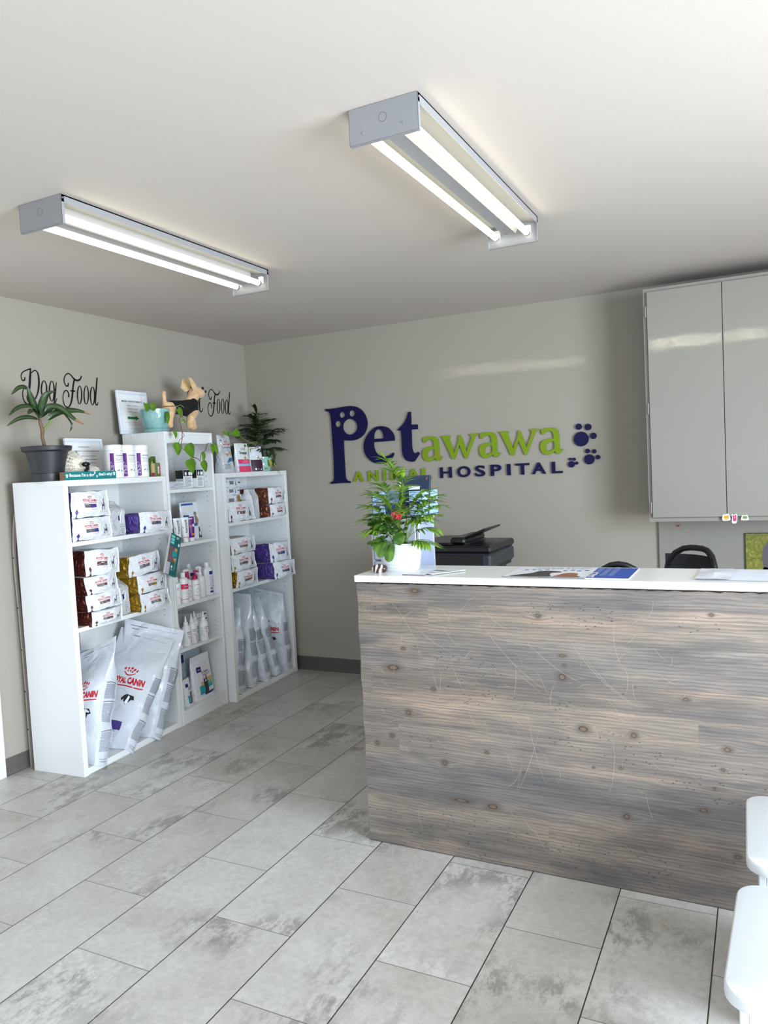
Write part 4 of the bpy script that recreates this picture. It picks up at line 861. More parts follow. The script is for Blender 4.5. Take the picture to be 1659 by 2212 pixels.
o = b.build('product_box'); o.matrix_world = F2.at(.03, .15, .4525, rz=14); tag(o, 'pale box with navy corner label standing behind the nozzle bottles', 'box')
# tubes
def tube_thing(u, d, lab, purple=False):
    t = thing('toothpaste_tube', lab, 'tube', mat=F2.at(u, d, 1.0785, -32), group='tubes on the tall shelf')
    Wt = M('tube_purple', (92, 24, 120), .35) if purple else CAPW; b = MB(); n = 24; vs = []; fs = []
    prof = [(.018, 1., .022), (.021, 1., .03), (.0225, .8, .07), (.0235, .45, .11), (.024, .06, .145), (.024, .05, .15)]
    for r, sy, z in prof:
        for k in range(n): a = 2*pi*k/n; vs.append((r*cos(a), r*sy*sin(a), z))
    for i in range(len(prof)-1):
        for k in range(n): fs.append((i*n+k, i*n+(k+1) % n, (i+1)*n+(k+1) % n, (i+1)*n+k))
    b.add(vs, fs+[tuple(range(n))[::-1], tuple(range((len(prof)-1)*n, len(prof)*n))], Wt)
    def S(a, z):
        for i in range(len(prof)-1):
            if prof[i][2] <= z <= prof[i+1][2]: q = (z-prof[i][2])/(prof[i+1][2]-prof[i][2]); r = prof[i][0]*(1-q)+prof[i+1][0]*q; sy = prof[i][1]*(1-q)+prof[i+1][1]*q; break
        else: r, sy = .024, .05
        a = max(-.999, min(.999, a)); return (r*a, -r*sy*sqrt(1-a*a)-.0007, z)
    p = Pen(b, S)
    if purple:
        p.rect(-.5, .5, .135, .14, STW, 4, 1); p.lines(-.5, .6, .085, .10, 2, .004, M('pink_print', (220, 120, 140), .5), 1); p.rect(.35, .8, .088, .105, STW, 3, 1); p.rect(-.1, .8, .035, .05, M('tube_orange', (220, 120, 70), .4), 4, 2)
    else:
        p.rect(-.9, .9, .028, .031, RB, 8, 1); b.add([S(x, z) for x, z in ((-.9, .03), (.3, .03), (-.2, .065), (-.75, .10))], [(0, 1, 2, 3)], RB)
        p.text('ENZADENT', .35, .05, .5, BLACK, w=.075, vert=True, bold=.03) if False else None
        vs2, fs2, W2, H2 = text2d('ENZADENT', .03); b.add([S(.45-v.y/H2*.55, .135-v.x/W2*.08) for v in vs2], fs2, BLACK)
    b.build('tube_body', t, smooth=50); c = MB(); c.lathe([(.001, 0), (.0165, 0), (.017, .001), (.0175, .023), (.001, .0235)], 24, m=CAPW); c.build('cap', t, smooth=40)
tube_thing(.118, .045, 'white and red toothpaste tube, left of the two, standing on its cap')
tube_thing(.172, .03, 'white and red toothpaste tube, right of the two, standing on its cap')
tube_thing(.240, .04, 'purple toothpaste tube standing on its cap', True)
# stand-up pouches
def standup(F, u0, u1, z, h, d, dp, label, seed, draw, rz=0, rx=0, film_=None, name='treat_pouch', back=0):
    w = u1-u0; b = Bag((0, 0, 0), (w, 0, 0), (0, dp, 0), (w, dp, 0), (0, dp*.5-.002+back, h), (w, dp*.5-.002+back, h), (0, dp*.5+.002+back, h), (w, dp*.5+.002+back, h), bulge=.008, side=.002, amp=.003, fq=16, seed=seed)
    mb = MB(); fm = film_ or FILM; b.mesh(mb, [fm]*6, 12, 5, 18); draw(Pen(mb, b.front(.0011)), b)
    o = mb.build(name, smooth=50); o.matrix_world = F.at(u0, d, z, rz, rx); tag(o, label, 'pouch'); return o
BLUE = M('print_blue', (38, 84, 158), .4); TEAL = M('print_teal', (30, 160, 168), .4); TAN = M('print_tan', (200, 170, 120), .5); ORG = M('print_orange', (224, 132, 84), .5); OLV = M('print_olive', (134, 122, 96), .5)
SILV = film('silver_pouch_film', (206, 208, 212), .22, .15, 1.3, .7)
def dr1(p, b):
    p.rect(-.95, .6, .93, .98, BLUE, 5, 1); p.rect(-.6, .7, .45, .74, ORG, 5, 3); p.disc(.85, .55, .12, M('dark_olive', (60, 60, 40), .5), .1)
standup(F2, .09, .262, 1.0785, .235, .175, .06, 'silver treat pouch with blue top strip and orange window on the tall shelf', 61, dr1, film_=SILV)
def dr2(p, b):
    p.rect(-.95, .5, .92, .97, BLUE, 5, 1); p.rect(-.9, -.35, .58, .66, BLUE, 3, 1); p.disc(.45, .68, .2, OLV, .06); p.mb.add([p.S(*q) for q in [(.3, .62), (.55, .62), (.85, .5), (.6, .36), (.25, .42)]], [(0, 1, 2, 3, 4)], OLV)
    p.rect(.1, .5, .35, .43, BLUE, 2, 2); p.disc(.72, .27, .12, M('dog_head_black', (30, 30, 34), .5), .06); p.mb.add([p.S(*q) for q in [(.6, .24), (.84, .24), (.95, .02), (.5, .02)]], [(0, 1, 2, 3)], DK); p.disc(.72, .14, .08, STW, .06)
standup(F2, .268, .442, 1.0785, .235, .10, .07, 'white treat pouch with blue top strip and sitting dog picture on the tall shelf', 62, dr2)
def dr3(p, b):
    for k in range(14): p.rect(-.9+k*.13, -.83+k*.13, .80, .806, GREY, 1, 1)
    p.rect(-.62, .92, .06, .74, M('pouch_label_cream', (226, 222, 224), .5), 8, 12)
    p2 = Pen(p.mb, b.front(.0018)); p2.rect(-.7, -.25, .62, .74, NAVY, 3, 2); p3 = Pen(p.mb, b.front(.0025)); p3.text('Virbac', -.62, .665, .035, STW, w=.3); p3.text('CET Essential', -.3, .57, .05, NAVY, w=.85, bold=.02); p3.lines(-.2, .9, .50, .55, 2, .008, NAVY, 2)
    p2.rect(-.6, .1, .1, .30, TEAL, 4, 3); p2.rect(.35, .9, .2, .36, TEAL, 4, 3); p2.rect(.2, .92, .3, .44, TAN, 4, 2); p2.rect(-.4, .0, .3, .38, TAN, 3, 1); p2.rect(-.1, .92, .06, .115, NAVY, 5, 1)
    vs, fs = shape2d([spl([(-.12, .08), (-.05, .2), (-.12, .36), (-.08, .47), (.02, .42), (.12, .43), (.24, .52), (.3, .4), (.36, .3), (.32, .1), (.1, .06)])]); p3.mb.add([p3.S(v.x, v.y) for v in vs], fs, M('dog_head_black', (30, 30, 34), .5)); p3.disc(.1, .385, .07, STW, .018)
standup(F2, .195, .40, .0845, .27, .04, .07, 'large pouch of dental chews with black cat picture standing on the tall shelf floor', 63, dr3, name='dental_chew_pouch', rz=4)
def dr4(p, b):
    p.rect(-.95, .9, .88, .905, BLUE, 5, 1); p.rect(-.95, -.55, .66, .8, NAVY, 2, 2); p.lines(-.9, .9, .82, .86, 1, .006, GREY, 1)
standup(F2, .17, .415, .0845, .35, .135, .07, 'pale blue zip pouch standing behind the dental chew pouch', 64, dr4, film_=film('pale_blue_film', (188, 200, 210), .25, .1, 1, .5), name='dental_chew_pouch')
def dr5(p, b):
    p.rect(-.8, -.1, .70, .82, NAVY, 2, 2); p.lines(-.2, .8, .58, .68, 3, .012, NAVY, 2); p.rect(.0, .8, .12, .5, M('dog_photo_brown', (116, 74, 60), .5), 3, 3); p.rect(-.6, -.1, .1, .4, TEAL, 2, 2); p.rect(-.3, .8, .08, .13, NAVY, 3, 1)
standup(F2, .085, .165, .0845, .165, .025, .05, 'small dental treat pouch, right of the two small ones on the tall shelf floor', 65, dr5, name='dental_treat_pouch', rz=12)
def dr6(p, b):
    p.rect(-.9, .9, .02, .14, TEAL, 3, 1); p.rect(-.9, .9, .2, .62, M('dog_photo_brown', (116, 74, 60), .5), 3, 2); p.rect(.3, .9, .15, .8, BLACK, 2, 3)
standup(F2, .022, .08, .0845, .16, .05, .05, 'small dental treat pouch, left of the two small ones on the tall shelf floor', 66, dr6, name='dental_treat_pouch')
# --- top shelf of the tall unit
b = MB(); b.cbox(0, .22, 0, .012, 0, .28, .001, M('maroon_frame', (104, 26, 34), .4)); b.box(.012, .208, -.0005, .001, .012, .268, PAPER); p = Pen(b, lambda a, c_: (a, -.001, c_))
p.text('NOTICE', .04, .235, .014, DK); p.lines(.03, .19, .05, .21, 8, .0025, GREY, 5); o = b.build('picture_frame'); o.matrix_world = F2.at(.055, .215, 1.4035, rz=0, rx=-15); o.location.z += 0; tag(o, 'maroon framed notice leaning inside the top of the tall shelf', 'picture frame')
for i in range(3):
    w = .24-.02*i; bg = Bag((0, 0, 0), (w, 0, 0), (0, .15, 0), (w, .15, 0), (0, .002, .014), (w, .002, .014), (0, .15, .014), (w, .15, .014), bulge=.004, side=.004, amp=.003, fq=20, seed=70+i)
    mb = MB(); bg.mesh(mb, [FILM]*6, 12, 8, 2); pen = Pen(mb, bg.front()); pen.lines(-.6, .7, .3, .7, 1, .15, GREY, i); o = mb.build('flat_packet', smooth=50); o.matrix_world = F2.at(.022+.006*i, .05, 1.403+.0155*i, rz=2*i-2)
    tag(o, 'flat white packet, %s of three stacked in the top bay of the tall shelf' % ('lowest', 'middle', 'topmost')[i], 'packet', 'flat packets on the tall shelf')
for i, (u, d) in enumerate(((.265, .09), (.355, .055))):
    b = MB(); w = (.075, .082)[i]; b.cbox(0, w, 0, .07, 0, .115, .001, M('carton_white', (232, 232, 234), .5)); p = Pen(b, lambda a, c_: (a, -.0006, c_))
    p.rect(.002, w-.002, .075, .112, BLACK, 1, 1); p2 = Pen(b, lambda a, c_: (a, -.0011, c_)); 
    for xx in (.02, .05, .066): p2.disc(xx, .09, .009, STW, .012, 12)
    p.lines(.01, w-.01, .01, .068, 7, .0025, DK, i); b.box(-.0006, 0, .002, .068, .06, .112, BLACK)
    o = b.build('medicine_box'); o.matrix_world = F2.at(u, d, 1.403, rz=(-10, 8)[i]); tag(o, ('black and white carton, left of two behind the hanging vine leaves', 'black and white carton, right of two behind the hanging vine leaves')[i], 'box')
# --- teal box leaning out between the shelves
b = MB(); w, h = .108, .238; b.cbox(0, w, 0, .014, 0, h, .001, M('toothbrush_box_teal', (16, 104, 106), .35)); p = Pen(b, lambda a, c_: (a, -.0006, c_)); p2 = Pen(b, lambda a, c_: (a, -.0011, c_))
p.rect(.0, .085, .075, .165, M('kit_photo', (118, 92, 96), .5), 1, 1); p2.disc(.062, .125, .026, M('print_teal', (30, 160, 168), .4)); p2.disc(.07, .148, .014, TAN); p2.disc(.07, .10, .015, TAN)
for k in range(3): p.rect(.006, .042, .178+k*.018, .192+k*.018, M('kit_aqua', (120, 214, 216), .4), 1, 1)
p.text('CET', .055, .215, .012, STW, bold=.03); p.rect(.0, .032, .0, .07, M('kit_silver', (190, 184, 190), .35), 1, 1); p.disc(.05, .05, .008, STW); p.text('Virbac', .04, .03, .008, STW, w=.024); p2.line([(.085, .09), (.076, .07), (.08, .05), (.07, .035)], .004, TAN); p.disc(.09, .185, .009, STW)
b.cbox(-.0012, .0, 0, .014, 0, h, .0003, M('kit_silver', (190, 184, 190), .35))
o = b.build('toothbrush_kit_box'); o.matrix_world = F1.at(.605, -.085, .94, rz=6, ry=22); tag(o, 'teal toothbrush kit box hanging tilted in front of the gap between near and tall shelves', 'box')

# ================================================================ goods on top of the first shelf
T1 = 1.4835
b = MB(); b.cbox(0, .365, 0, .02, 0, .04, .0008, M('block_wood', (120, 84, 56), .5)); b.box(.012, .3655, -.0006, 0, 0, .04, TEALB := M('sign_teal', (22, 122, 124), .4)); p = Pen(b, lambda a, c_: (a, -.0012, c_))
p.text("Because I'm a dog", .042, .010, .022, STW, w=.165, bold=.03); p.text("that's why!", .238, .012, .021, STW, w=.098, bold=.03)
for cx, cz, s_ in ((.026, .017, 1), (.212, .030, .7), (.226, .012, .7), (.35, .022, 1)):
    p.disc(cx, cz, .006*s_, STW)
    for k in (-1.5, -.5, .5, 1.5): p.disc(cx+k*.0042*s_, cz+(.0095-.001*abs(k)**1.5)*s_, .0022*s_, STW, .003*s_, 8)
o = b.build('message_block'); o.matrix_world = F1.at(.006, .004, T1, rz=0); tag(o, "teal block sign reading Because I'm a dog that's why, on the near shelf", 'sign')
def frame_thing(F, u, d, z, w, h, rz, lean, label, draw):
    t = thing('picture_frame', label, 'picture frame', mat=F.at(u, d, z, rz, lean)); b = MB(); FW = M('frame_white', (226, 230, 238), .3); k = .018
    for x0, x1, z0, z1 in ((0, w, 0, k), (0, w, h-k, h), (0, k, k, h-k), (w-k, w, k, h-k)): b.cbox(x0, x1, -.006, .012, z0, z1, .003, FW)
    for x0, x1, z0, z1 in ((k, w-k, k, k+.006), (k, w-k, h-k-.006, h-k), (k, k+.006, k, h-k), (w-k-.006, w-k, k, h-k)): b.cbox(x0, x1, .0, .012, z0, z1, .001, FW)
    b.build('frame', t); b = MB(); b.box(k, w-k, .006, .009, k, h-k, PAPER); draw(Pen(b, lambda a, c_: (a, .0052, c_)), w, h); b.build('notice', t); return t
def n1(p, w, h):
    p.text('MISSED APPOINTMENTS', w/2, h*.74, .0115, DK, w=w*.68, anchor='c', bold=.02)
    for k, s_ in enumerate(('$50.00 - Technician', '$50.00 - Doctor', '$100.00 - Surgery')): p.text(s_, w/2, h*(.655-.075*k), .0065, DK, anchor='c', w=w*.34)
    p.rect(w*.3, w*.58, h*.355, h*.41, GREENP, 1, 1); p.poly([(w*.56, h*.325), (w*.68, h*.383), (w*.56, h*.44)], GREENP)
    p.rect(w*.2, w*.82, h*.27, h*.274, GREY, 1, 1); p.text('Thank you for your understanding', w/2, h*.22, .005, GREY, anchor='c', w=w*.4); p.rect(w*.16, w*.86, h*.13, h*.133, GREY, 1, 1)
frame_thing(F2, -.035, .285, 1.744, .252, .262, -2, -4, 'white framed notice titled Missed Appointments with a green arrow, on top of the tall shelf', n1)
def n2(p, w, h):
    p.text('NOTICE POLICY FOR', w/2, h*.78, .007, DK, anchor='c', w=w*.3, bold=.02); p.text('PRESCRIPTION REFILLS, NO RETURNS AND EXCHANGES', w/2, h*.68, .007, DK, anchor='c', w=w*.78, bold=.01); p.lines(.05, w-.05, h*.2, h*.62, 5, .002, DK, 7)
frame_thing(F1, .345, .295, T1, .27, .235, -2, -8, 'white framed notice half hidden behind the plush sheepdog and canisters', n2)
# green and crimson carton behind the canisters
b = MB(); KG = M('carton_leaf_green', (84, 116, 44), .5); KC = M('carton_crimson', (150, 20, 70), .5); KB = M('carton_kraft', (196, 164, 128), .6)
b.cbox(0, .09, 0, .06, 0, .078, .001, KG); p = Pen(b, lambda a, c_: (a, -.0006, c_)); p.rect(.0, .032, .002, .076, KB, 1, 1); p2 = Pen(b, lambda a, c_: (a, -.001, c_)); p2.disc(.012, .008, .022, KC, .018) if False else p2.rect(.0, .03, .002, .022, KC, 1, 1)
p.rect(.075, .09, .0, .078, KC, 1, 1); p2.rect(.06, .073, .018, .056, STW, 1, 1)
for k in range(7): Pen(b, lambda a, c_: (a, -.0014, c_)).rect(.062, .071, .022+k*.0045, .0245+k*.0045, BLACK, 1, 1)
b.add([(0, 0, .078), (.03, -.01, .115), (.035, .02, .118), (0, .06, .078)], [(0, 1, 2, 3), (3, 2, 1, 0)], KG); b.add([(0.03, -.01, .115), (.045, 0, .078), (.045, .02, .078), (.035, .02, .118)], [(0, 1, 2, 3), (3, 2, 1, 0)], KG)
o = b.build('treat_carton'); o.matrix_world = F1.at(.690, .035, T1, rz=4); tag(o, 'open green and crimson treat carton right of the canisters', 'box')

# ================================================================ goods on top of the third shelf
T3 = 1.4865
def drT(p, b):
    crown(p, .15, .78, .7, .08); p.text('ROYAL CANIN', -.45, .73, .04, RED, w=1.2, bold=.03); p.text('Transition', -.75, .65, .05, DK, w=1.55); p.disc(-.7, .86, .1, BLACK, .018)
    p.mb.add([p.S(*q) for q in [(-.4, .52), (.1, .5), (.6, .56), (.85, .50), (.5, .45), (.0, .44)]], [tuple(range(6))], M('tan_dog', (170, 130, 80), .5)); p.rect(.2, .95, .30, .40, M('print_petrol', (20, 110, 150), .4), 3, 2); p.mb.add([p.S(*q) for q in [(-.3, .26), (.2, .30), (.2, .40)]], [(0, 1, 2)], M('print_petrol', (20, 110, 150), .4)); p.lines(-.7, .3, .1, .24, 5, .012, GREY, 3); p.lines(-.7, .3, .93, .945, 1, .006, GREY, 3)
standup(F3, .022, .125, T3, .245, .15, .08, 'tall white food pouch reading Transition, left of two, half hidden behind a vine leaf', 81, drT, name='dog_food_pouch', film_=SILV)
standup(F3, .095, .222, T3, .25, .06, .08, 'tall white food pouch reading Transition, right of two on the far shelf top', 82, drT, name='dog_food_pouch', film_=SILV, rz=-3)
HOT = M('print_hot_pink', (222, 60, 104), .45)
def drG(p, b):
    p.rect(-.97, .97, .29, .45, HOT, 6, 3); p.rect(-.97, .97, .22, .285, M('print_sky', (150, 190, 226), .45), 6, 1); p.rect(-.97, .97, .01, .215, HOT, 6, 3)
    p2 = Pen(p.mb, b.front(.0017)); p2.text('Greenies', -.65, .62, .11, M('treat_green', (40, 80, 36), .5), w=1.25, bold=.03); p2.disc(.55, .92, .22, GREENP, .05); p2.text('Weight', -.2, .39, .035, STW, w=.9); p2.text('Management', -.4, .33, .035, STW, w=1.2); p2.lines(-.6, .6, .05, .2, 3, .01, M('pink_print', (220, 120, 140), .5), 2)
    for k in (-.25, -.05, .15, .33): p2.rect(k-.04, k+.04, .76, .84, M('tan_dog', (170, 130, 80), .5), 1, 1)
    p2.disc(.15, .50, .22, M('treat_tan', (190, 160, 110), .5), .05)
standup(F3, .245, .382, T3, .195, .04, .06, 'white and pink dental treat pouch with green lettering on the far shelf top', 83, drG, name='dental_treat_pouch', rz=-4)
def drP(p, b):
    p.rect(-.9, .9, .05, .45, HOT, 3, 3)
standup(F3, .285, .38, T3, .185, .13, .05, 'pink treat pouch just behind the white and pink one', 84, drP, name='dental_treat_pouch', film_=film('green_pouch_film', (60, 80, 50), .3, 0, 1, .5))
def drK(p, b):
    p.rect(-.9, .9, .02, .48, M('print_plum', (58, 24, 48), .45), 4, 3); p.mb.add([p.S(*q) for q in [(-.8, .95), (-.2, .95), (.5, .6), (.3, .5), (-.8, .8)]], [tuple(range(5))], M('print_lime', (120, 150, 50), .5)); p.mb.add([p.S(*q) for q in [(.0, .97), (.7, .97), (.95, .5), (.5, .5)]], [tuple(range(4))], M('carton_crimson', (150, 20, 70), .5))
standup(F3, .455, .56, T3, .175, .09, .06, 'crimson and plum treat pouch leaning beside the potted palm', 85, drK, name='dog_treat_pouch', rz=-30)

# ================================================================ reception counter
KX0, KX1, KY0, KY1, KZ = -1.413, .62, 2.54, 2.85, 1.056
ct = thing('reception_counter', 'reception counter with grey stained knotty pine front and thick white top', 'counter', (KX0, KY0, 0))
m = MB(); m.cbox(-.002, KX1-KX0, 0, KY1-KY0, 1.031, KZ, .0012, M('counter_white_laminate', (244, 244, 241), .22)); m.build('countertop', ct)
# pine panel: raw wavy upper edge, slightly uneven left edge
r = random.Random(5); W = KX1-KX0; n = 170; th = .028
top = [1.0225+.0035*abs(sin(i*.62+.8*sin(i*.21)))*(.5+.5*r.random())-.002*(i % 9 == 0) for i in range(n+1)]
lef = [.002*sin(k*.9)+.0015*r.random() for k in range(41)]
m = MB(); 
vs = []; fs = []
for k in range(41):
    for i in range(n+1):
        z = top[i]*k/40; x = W*i/n+(lef[k] if i == 0 else 0); vs.append((x, .013, max(z, .003)))
for k in range(40):
    for i in range(n): a = k*(n+1)+i; fs.append((a, a+1, a+n+2, a+n+1))
m.add(vs, fs, WOOD)
bk = [(x, y+th, z) for x, y, z in vs]; m.add([vs[40*(n+1)+i] for i in range(n+1)]+[bk[40*(n+1)+i] for i in range(n+1)], [(i, i+1, n+2+i, n+1+i) for i in range(n)], M('raw_pine_edge', (120, 104, 92), .6))
m.add([vs[k*(n+1)] for k in range(41)]+[bk[k*(n+1)] for k in range(41)], [(k+1, k, 41+k, 42+k) for k in range(40)], M('dark_board_edge', (62, 56, 52), .6))
m.add([(0, .013+th, .003), (W, .013+th, .003), (W, .013+th, 1.02), (0, .013+th, 1.02)], [(3, 2, 1, 0)], WOOD)
m.box(0, W, .014, .013+th, .001, .004, M('dark_board_edge', (62, 56, 52), .6))
# scratches
p = Pen(m, lambda a, b: (a, .0126, b)); SCRT = M('scratch_raw_wood', (190, 172, 148), .5)
r = random.Random(12)
def scratch(x, z, L, ang, curve, w=.0011):
    pts = [(x, z)]; a = ang
    for k in range(10): a += curve/10; pts.append((pts[-1][0]+cos(a)*L/10, pts[-1][1]+sin(a)*L/10))
    if all(.01 < q[0] < W-.01 and .01 < q[1] < 1.0 for q in pts): p.line(pts, [w*(.2+.8*sin(pi*(k+.5)/11)) for k in range(11)], SCRT)
for x, z, L, an, cu_ in [(.12, .98, .28, -40, -35), (.35, .88, .10, -65, 20), (.5, .90, .34, -62, 30), (.48, .86, .30, -18, 16), (.66, .84, .25, -50, 26), (.80, .88, .32, -65, 30), (.62, .77, .14, -80, -24), (.86, .80, .26, -58, 28), (.97, .92, .16, -105, 40),
                         (.66, .58, .26, -86, 16), (.30, .72, .12, -82, 12), (.34, .7, .10, -104, 16), (.38, .74, .12, -75, 14), (.22, .17, .09, -100, 30), (.62, .21, .10, -70, 40), (.66, .18, .12, -72, 20), (.70, .52, .26, -104, -12), (.16, .86, .12, 55, -30), (.5, .96, .14, -60, 35),
                         (.95, .52, .2, -82, -24), (.23, .88, .22, -50, 34), (.76, .69, .1, -120, 40), (.58, .22, .05, -80, 60), (1.05, .35, .1, -85, 16)]:
    scratch(x, z, L, radians(an), radians(cu_), .0008)
for k in range(90): scratch(.05+r.random()*1.15, .35+r.random()*.62, .03+.10*r.random()**2, radians(r.choice([-60, -45, -75, -100, 40, 10])+r.random()*20), radians(r.random()*110-55), .0004+.0004*r.random())
m.build('front_panel', ct)
m = MB(); m.box(.03, .048, .05, KY1-KY0-.01, 0, 1.03, WHITE); m.build('side_panel', ct)
m = MB(); m.box(.048, W-.02, KY1-KY0-.03, KY1-KY0-.012, 0, 1.03, WHITE); m.build('back_panel', ct)

# desk behind the counter against the back wall (its top is just below the counter line)
dk = thing('desk', 'white desk against the back wall behind the reception counter, carrying the black printer', 'desk', (-1.9, 3.85, 0))
m = MB(); m.cbox(0, 2.3, 0, 0.82, .675, .70, .002, WHITE); m.build('desktop', dk)
for x in (.02, 1.1, 2.24): m = MB(); m.cbox(x, x+.03, .05, .8, 0, .675, .001, WHITE); m.build('panel_leg', dk)
d2 = thing('desk', 'white low desk directly behind the reception counter, carrying the drawer tower', 'desk', (-1.53, 2.86, 0))
m = MB(); m.cbox(0, .56, 0, .5, .70, .725, .002, WHITE); m.build('desktop', d2)
for x in (.01, .52): m = MB(); m.cbox(x, x+.03, .02, .48, 0, .70, .001, WHITE); m.build('panel_leg', d2)

# ---- things on the counter
b = MB()
def rockf(u, v):
    a = 2*pi*u; t = pi*v; q = Vector((sin(t)*cos(a)*.030, sin(t)*sin(a)*.018, cos(t)*.0195)); q += noise.noise_vector(q*70)*.004; q.z = max(q.z, -.0155); return q+Vector((0, 0, .0155))
STN = NT('folded_marble'); wv = STN.n.new('ShaderNodeTexWave'); STN.l.new(STN.tc(), wv.inputs[0]); wv.inputs['Scale'].default_value = 14; wv.inputs['Distortion'].default_value = 9; wv.inputs['Detail'].default_value = 1.2
STN.put(STN.b, 'Base Color', STN.ramp(wv.outputs[1], [(.2, (58, 42, 36)), (.5, (96, 76, 66)), (.72, (180, 170, 160)), (.85, (226, 222, 214))])); STN.b.inputs['Roughness'].default_value = .25
b.grid(rockf, 28, 16, STN.m); o = b.build('banded_stone', smooth=180, weld=True); o.location = (-1.345, 2.622, KZ); o.rotation_euler = (0, 0, .3); tag(o, 'small brown and white banded stone at the left end of the counter', 'stone')
CARD = M('card_white', (236, 238, 242), .35)
b = MB(); b.cbox(0, .092, 0, .062, 0, .0025, .0003, M('card_edge_plum', (96, 78, 92), .5)); b.box(.001, .091, .001, .061, .0026, .0032, CARD); o = b.build('business_card'); o.location = (-1.225, 2.575, KZ+.0002); o.rotation_euler = (0, 0, -.05); tag(o, 'small white card with plum edge beside the counter flower pot', 'card')
b = MB(); b.box(0, .085, 0, .15, 0, .0022, CARD); p = Pen(b, lambda a, c_: (a, c_, .0024)); p.mb.add([p.S(.005, .05), p.S(.08, .08), p.S(.082, .095), p.S(.005, .07)], [(0, 1, 2, 3)], M('card_slate', (84, 104, 116), .5)); p.rect(.02, .07, .02, .03, M('card_pink', (200, 160, 180), .5), 1, 1)
o = b.build('leaflet'); o.location = (-1.172, 2.625, KZ+.0034); o.rotation_euler = (0, 0, -.62); tag(o, 'glossy white and slate leaflet behind the small card on the counter', 'leaflet')
b = MB(); b.box(0, .436, 0, .25, 0, .0022, M('calendar_white', (232, 234, 240), .4)); p = Pen(b, lambda a, c_: (a, c_, .0024)); CB = M('calendar_blue', (44, 84, 176), .45)
p.rect(.293, .434, .003, .247, CB, 1, 1); b.box(.0, .293, -.0004, .0, 0, .0022, DK)
q = Pen(b, lambda a, c_: (a, c_, .0029))
p.text('ONLINE STORE', .165, .222, .016, DK, anchor='c', w=.21); p.text('PETAWAWA', .165, .20, .013, DK, anchor='c', w=.17)
for k in range(3): q.lines(.345+.028*k-.045, .366+.028*k-.045, .05, .235, 12, .004, M('calendar_print', (190, 206, 236), .5), k)
for k in range(4): p.disc(.045+.025*k, .165+(k % 2)*.012, .009, CB, .009); p.disc(.19+.025*k, .16+(k % 2)*.012, .009, CB, .009)
q.text('2025', .305, .02, .035, STW, w=.03) if False else q.text('2025', .318, .012, .045, STW, rot=pi/2, bold=.02)
vs, fs = shape2d([spl([(.03, .012), (.05, .05), (.085, .09), (.10, .135), (.13, .15), (.17, .14), (.185, .12), (.155, .10), (.16, .05), (.165, .012)])]); b.add([q.S(v.x, v.y) for v in vs], fs, M('photo_black_dog', (58, 54, 54), .5))
vs, fs = shape2d([spl([(.18, .012), (.19, .05), (.20, .09), (.225, .105), (.25, .09), (.255, .05), (.27, .012)])]); b.add([q.S(v.x, v.y) for v in vs], fs, M('photo_calico', (150, 96, 68), .5))
o = b.build('promotional_calendar'); o.location = (-.834, 2.575, KZ); tag(o, 'white and blue 2025 pet calendar sheet lying on the counter', 'calendar')
# papers under a clear sleeve
b = MB(); b.grid(lambda u, v: (.62*u, .243*v, .0014+.0003*sin(u*9)*sin(v*5)), 30, 10, M('sheet_bluish', (226, 230, 240), .5)); p = Pen(b, lambda a, c_: (a, c_, .0026)); p.lines(.16, .55, .03, .23, 6, .0014, LGREY, 2); p.lines(.02, .12, .18, .235, 3, .002, LGREY, 4)
o = b.build('form_sheet'); o.location = (-.19, 2.585, KZ); tag(o, 'wide white printed form lying at the right end of the counter', 'paper')
b = MB(); env = lambda u, v: (.105*u+.006*v, .238*v, .0045+.007*max(0, 1-abs(v-.45)*3)*(1-abs(2*u-1))+.0002*sin(u*13+v*9)); b.grid(env, 20, 20, M('envelope_film', (226, 228, 236), .25)); p = Pen(b, lambda a, c_: tuple(Vector(env(a/.105, c_/.238))+Vector((0, 0, .0008)))); p.lines(.025, .085, .19, .215, 1, .004, LGREY, 4); p.line([(.0, .02), (.05, .09), (.1, .02)], .001, LGREY)
o = b.build('plastic_sleeve'); o.location = (-.198, 2.588, KZ); tag(o, 'crumpled clear white plastic sleeve lying over the left end of the printed form', 'plastic sleeve')

# ================================================================ plants
LEAF = {}
def leafmat(name, c1, c2, rough=.4, stripes=False):
    t = NT(name); nzv = t.noise(t.tc(), 22, 3); t.put(t.b, 'Base Color', t.ramp(nzv, [(.3, c1), (.7, c2)])); t.b.inputs['Roughness'].default_value = rough
    t.b.inputs['Subsurface Weight'].default_value = 0; return t.m
LM_PALM = leafmat('parlor_palm_green', (70, 118, 30), (136, 174, 56)); LM_DARK = leafmat('dark_palm_green', (22, 46, 18), (44, 76, 30)); LM_POTH = leafmat('pothos_green', (66, 112, 18), (100, 142, 30), .3)
LM_DRA = leafmat('dracaena_green', (20, 38, 18), (36, 60, 28), .35); LM_DRAS = leafmat('dracaena_stripe', (48, 74, 38), (66, 92, 48), .35); LM_DRY = leafmat('dry_leaf_tip', (120, 76, 50), (168, 124, 92), .6); LM_KAL = leafmat('succulent_leaf_green', (36, 76, 24), (96, 136, 50), .3)
LM_YEL = leafmat('yellowing_leaf', (150, 150, 30), (190, 170, 50), .5); STEM = M('green_stem', (120, 144, 60), .5); STEMB = M('brown_stem', (112, 88, 64), .6); SOIL = M('potting_soil', (46, 32, 26), .9, bump=(60, 1, .02))
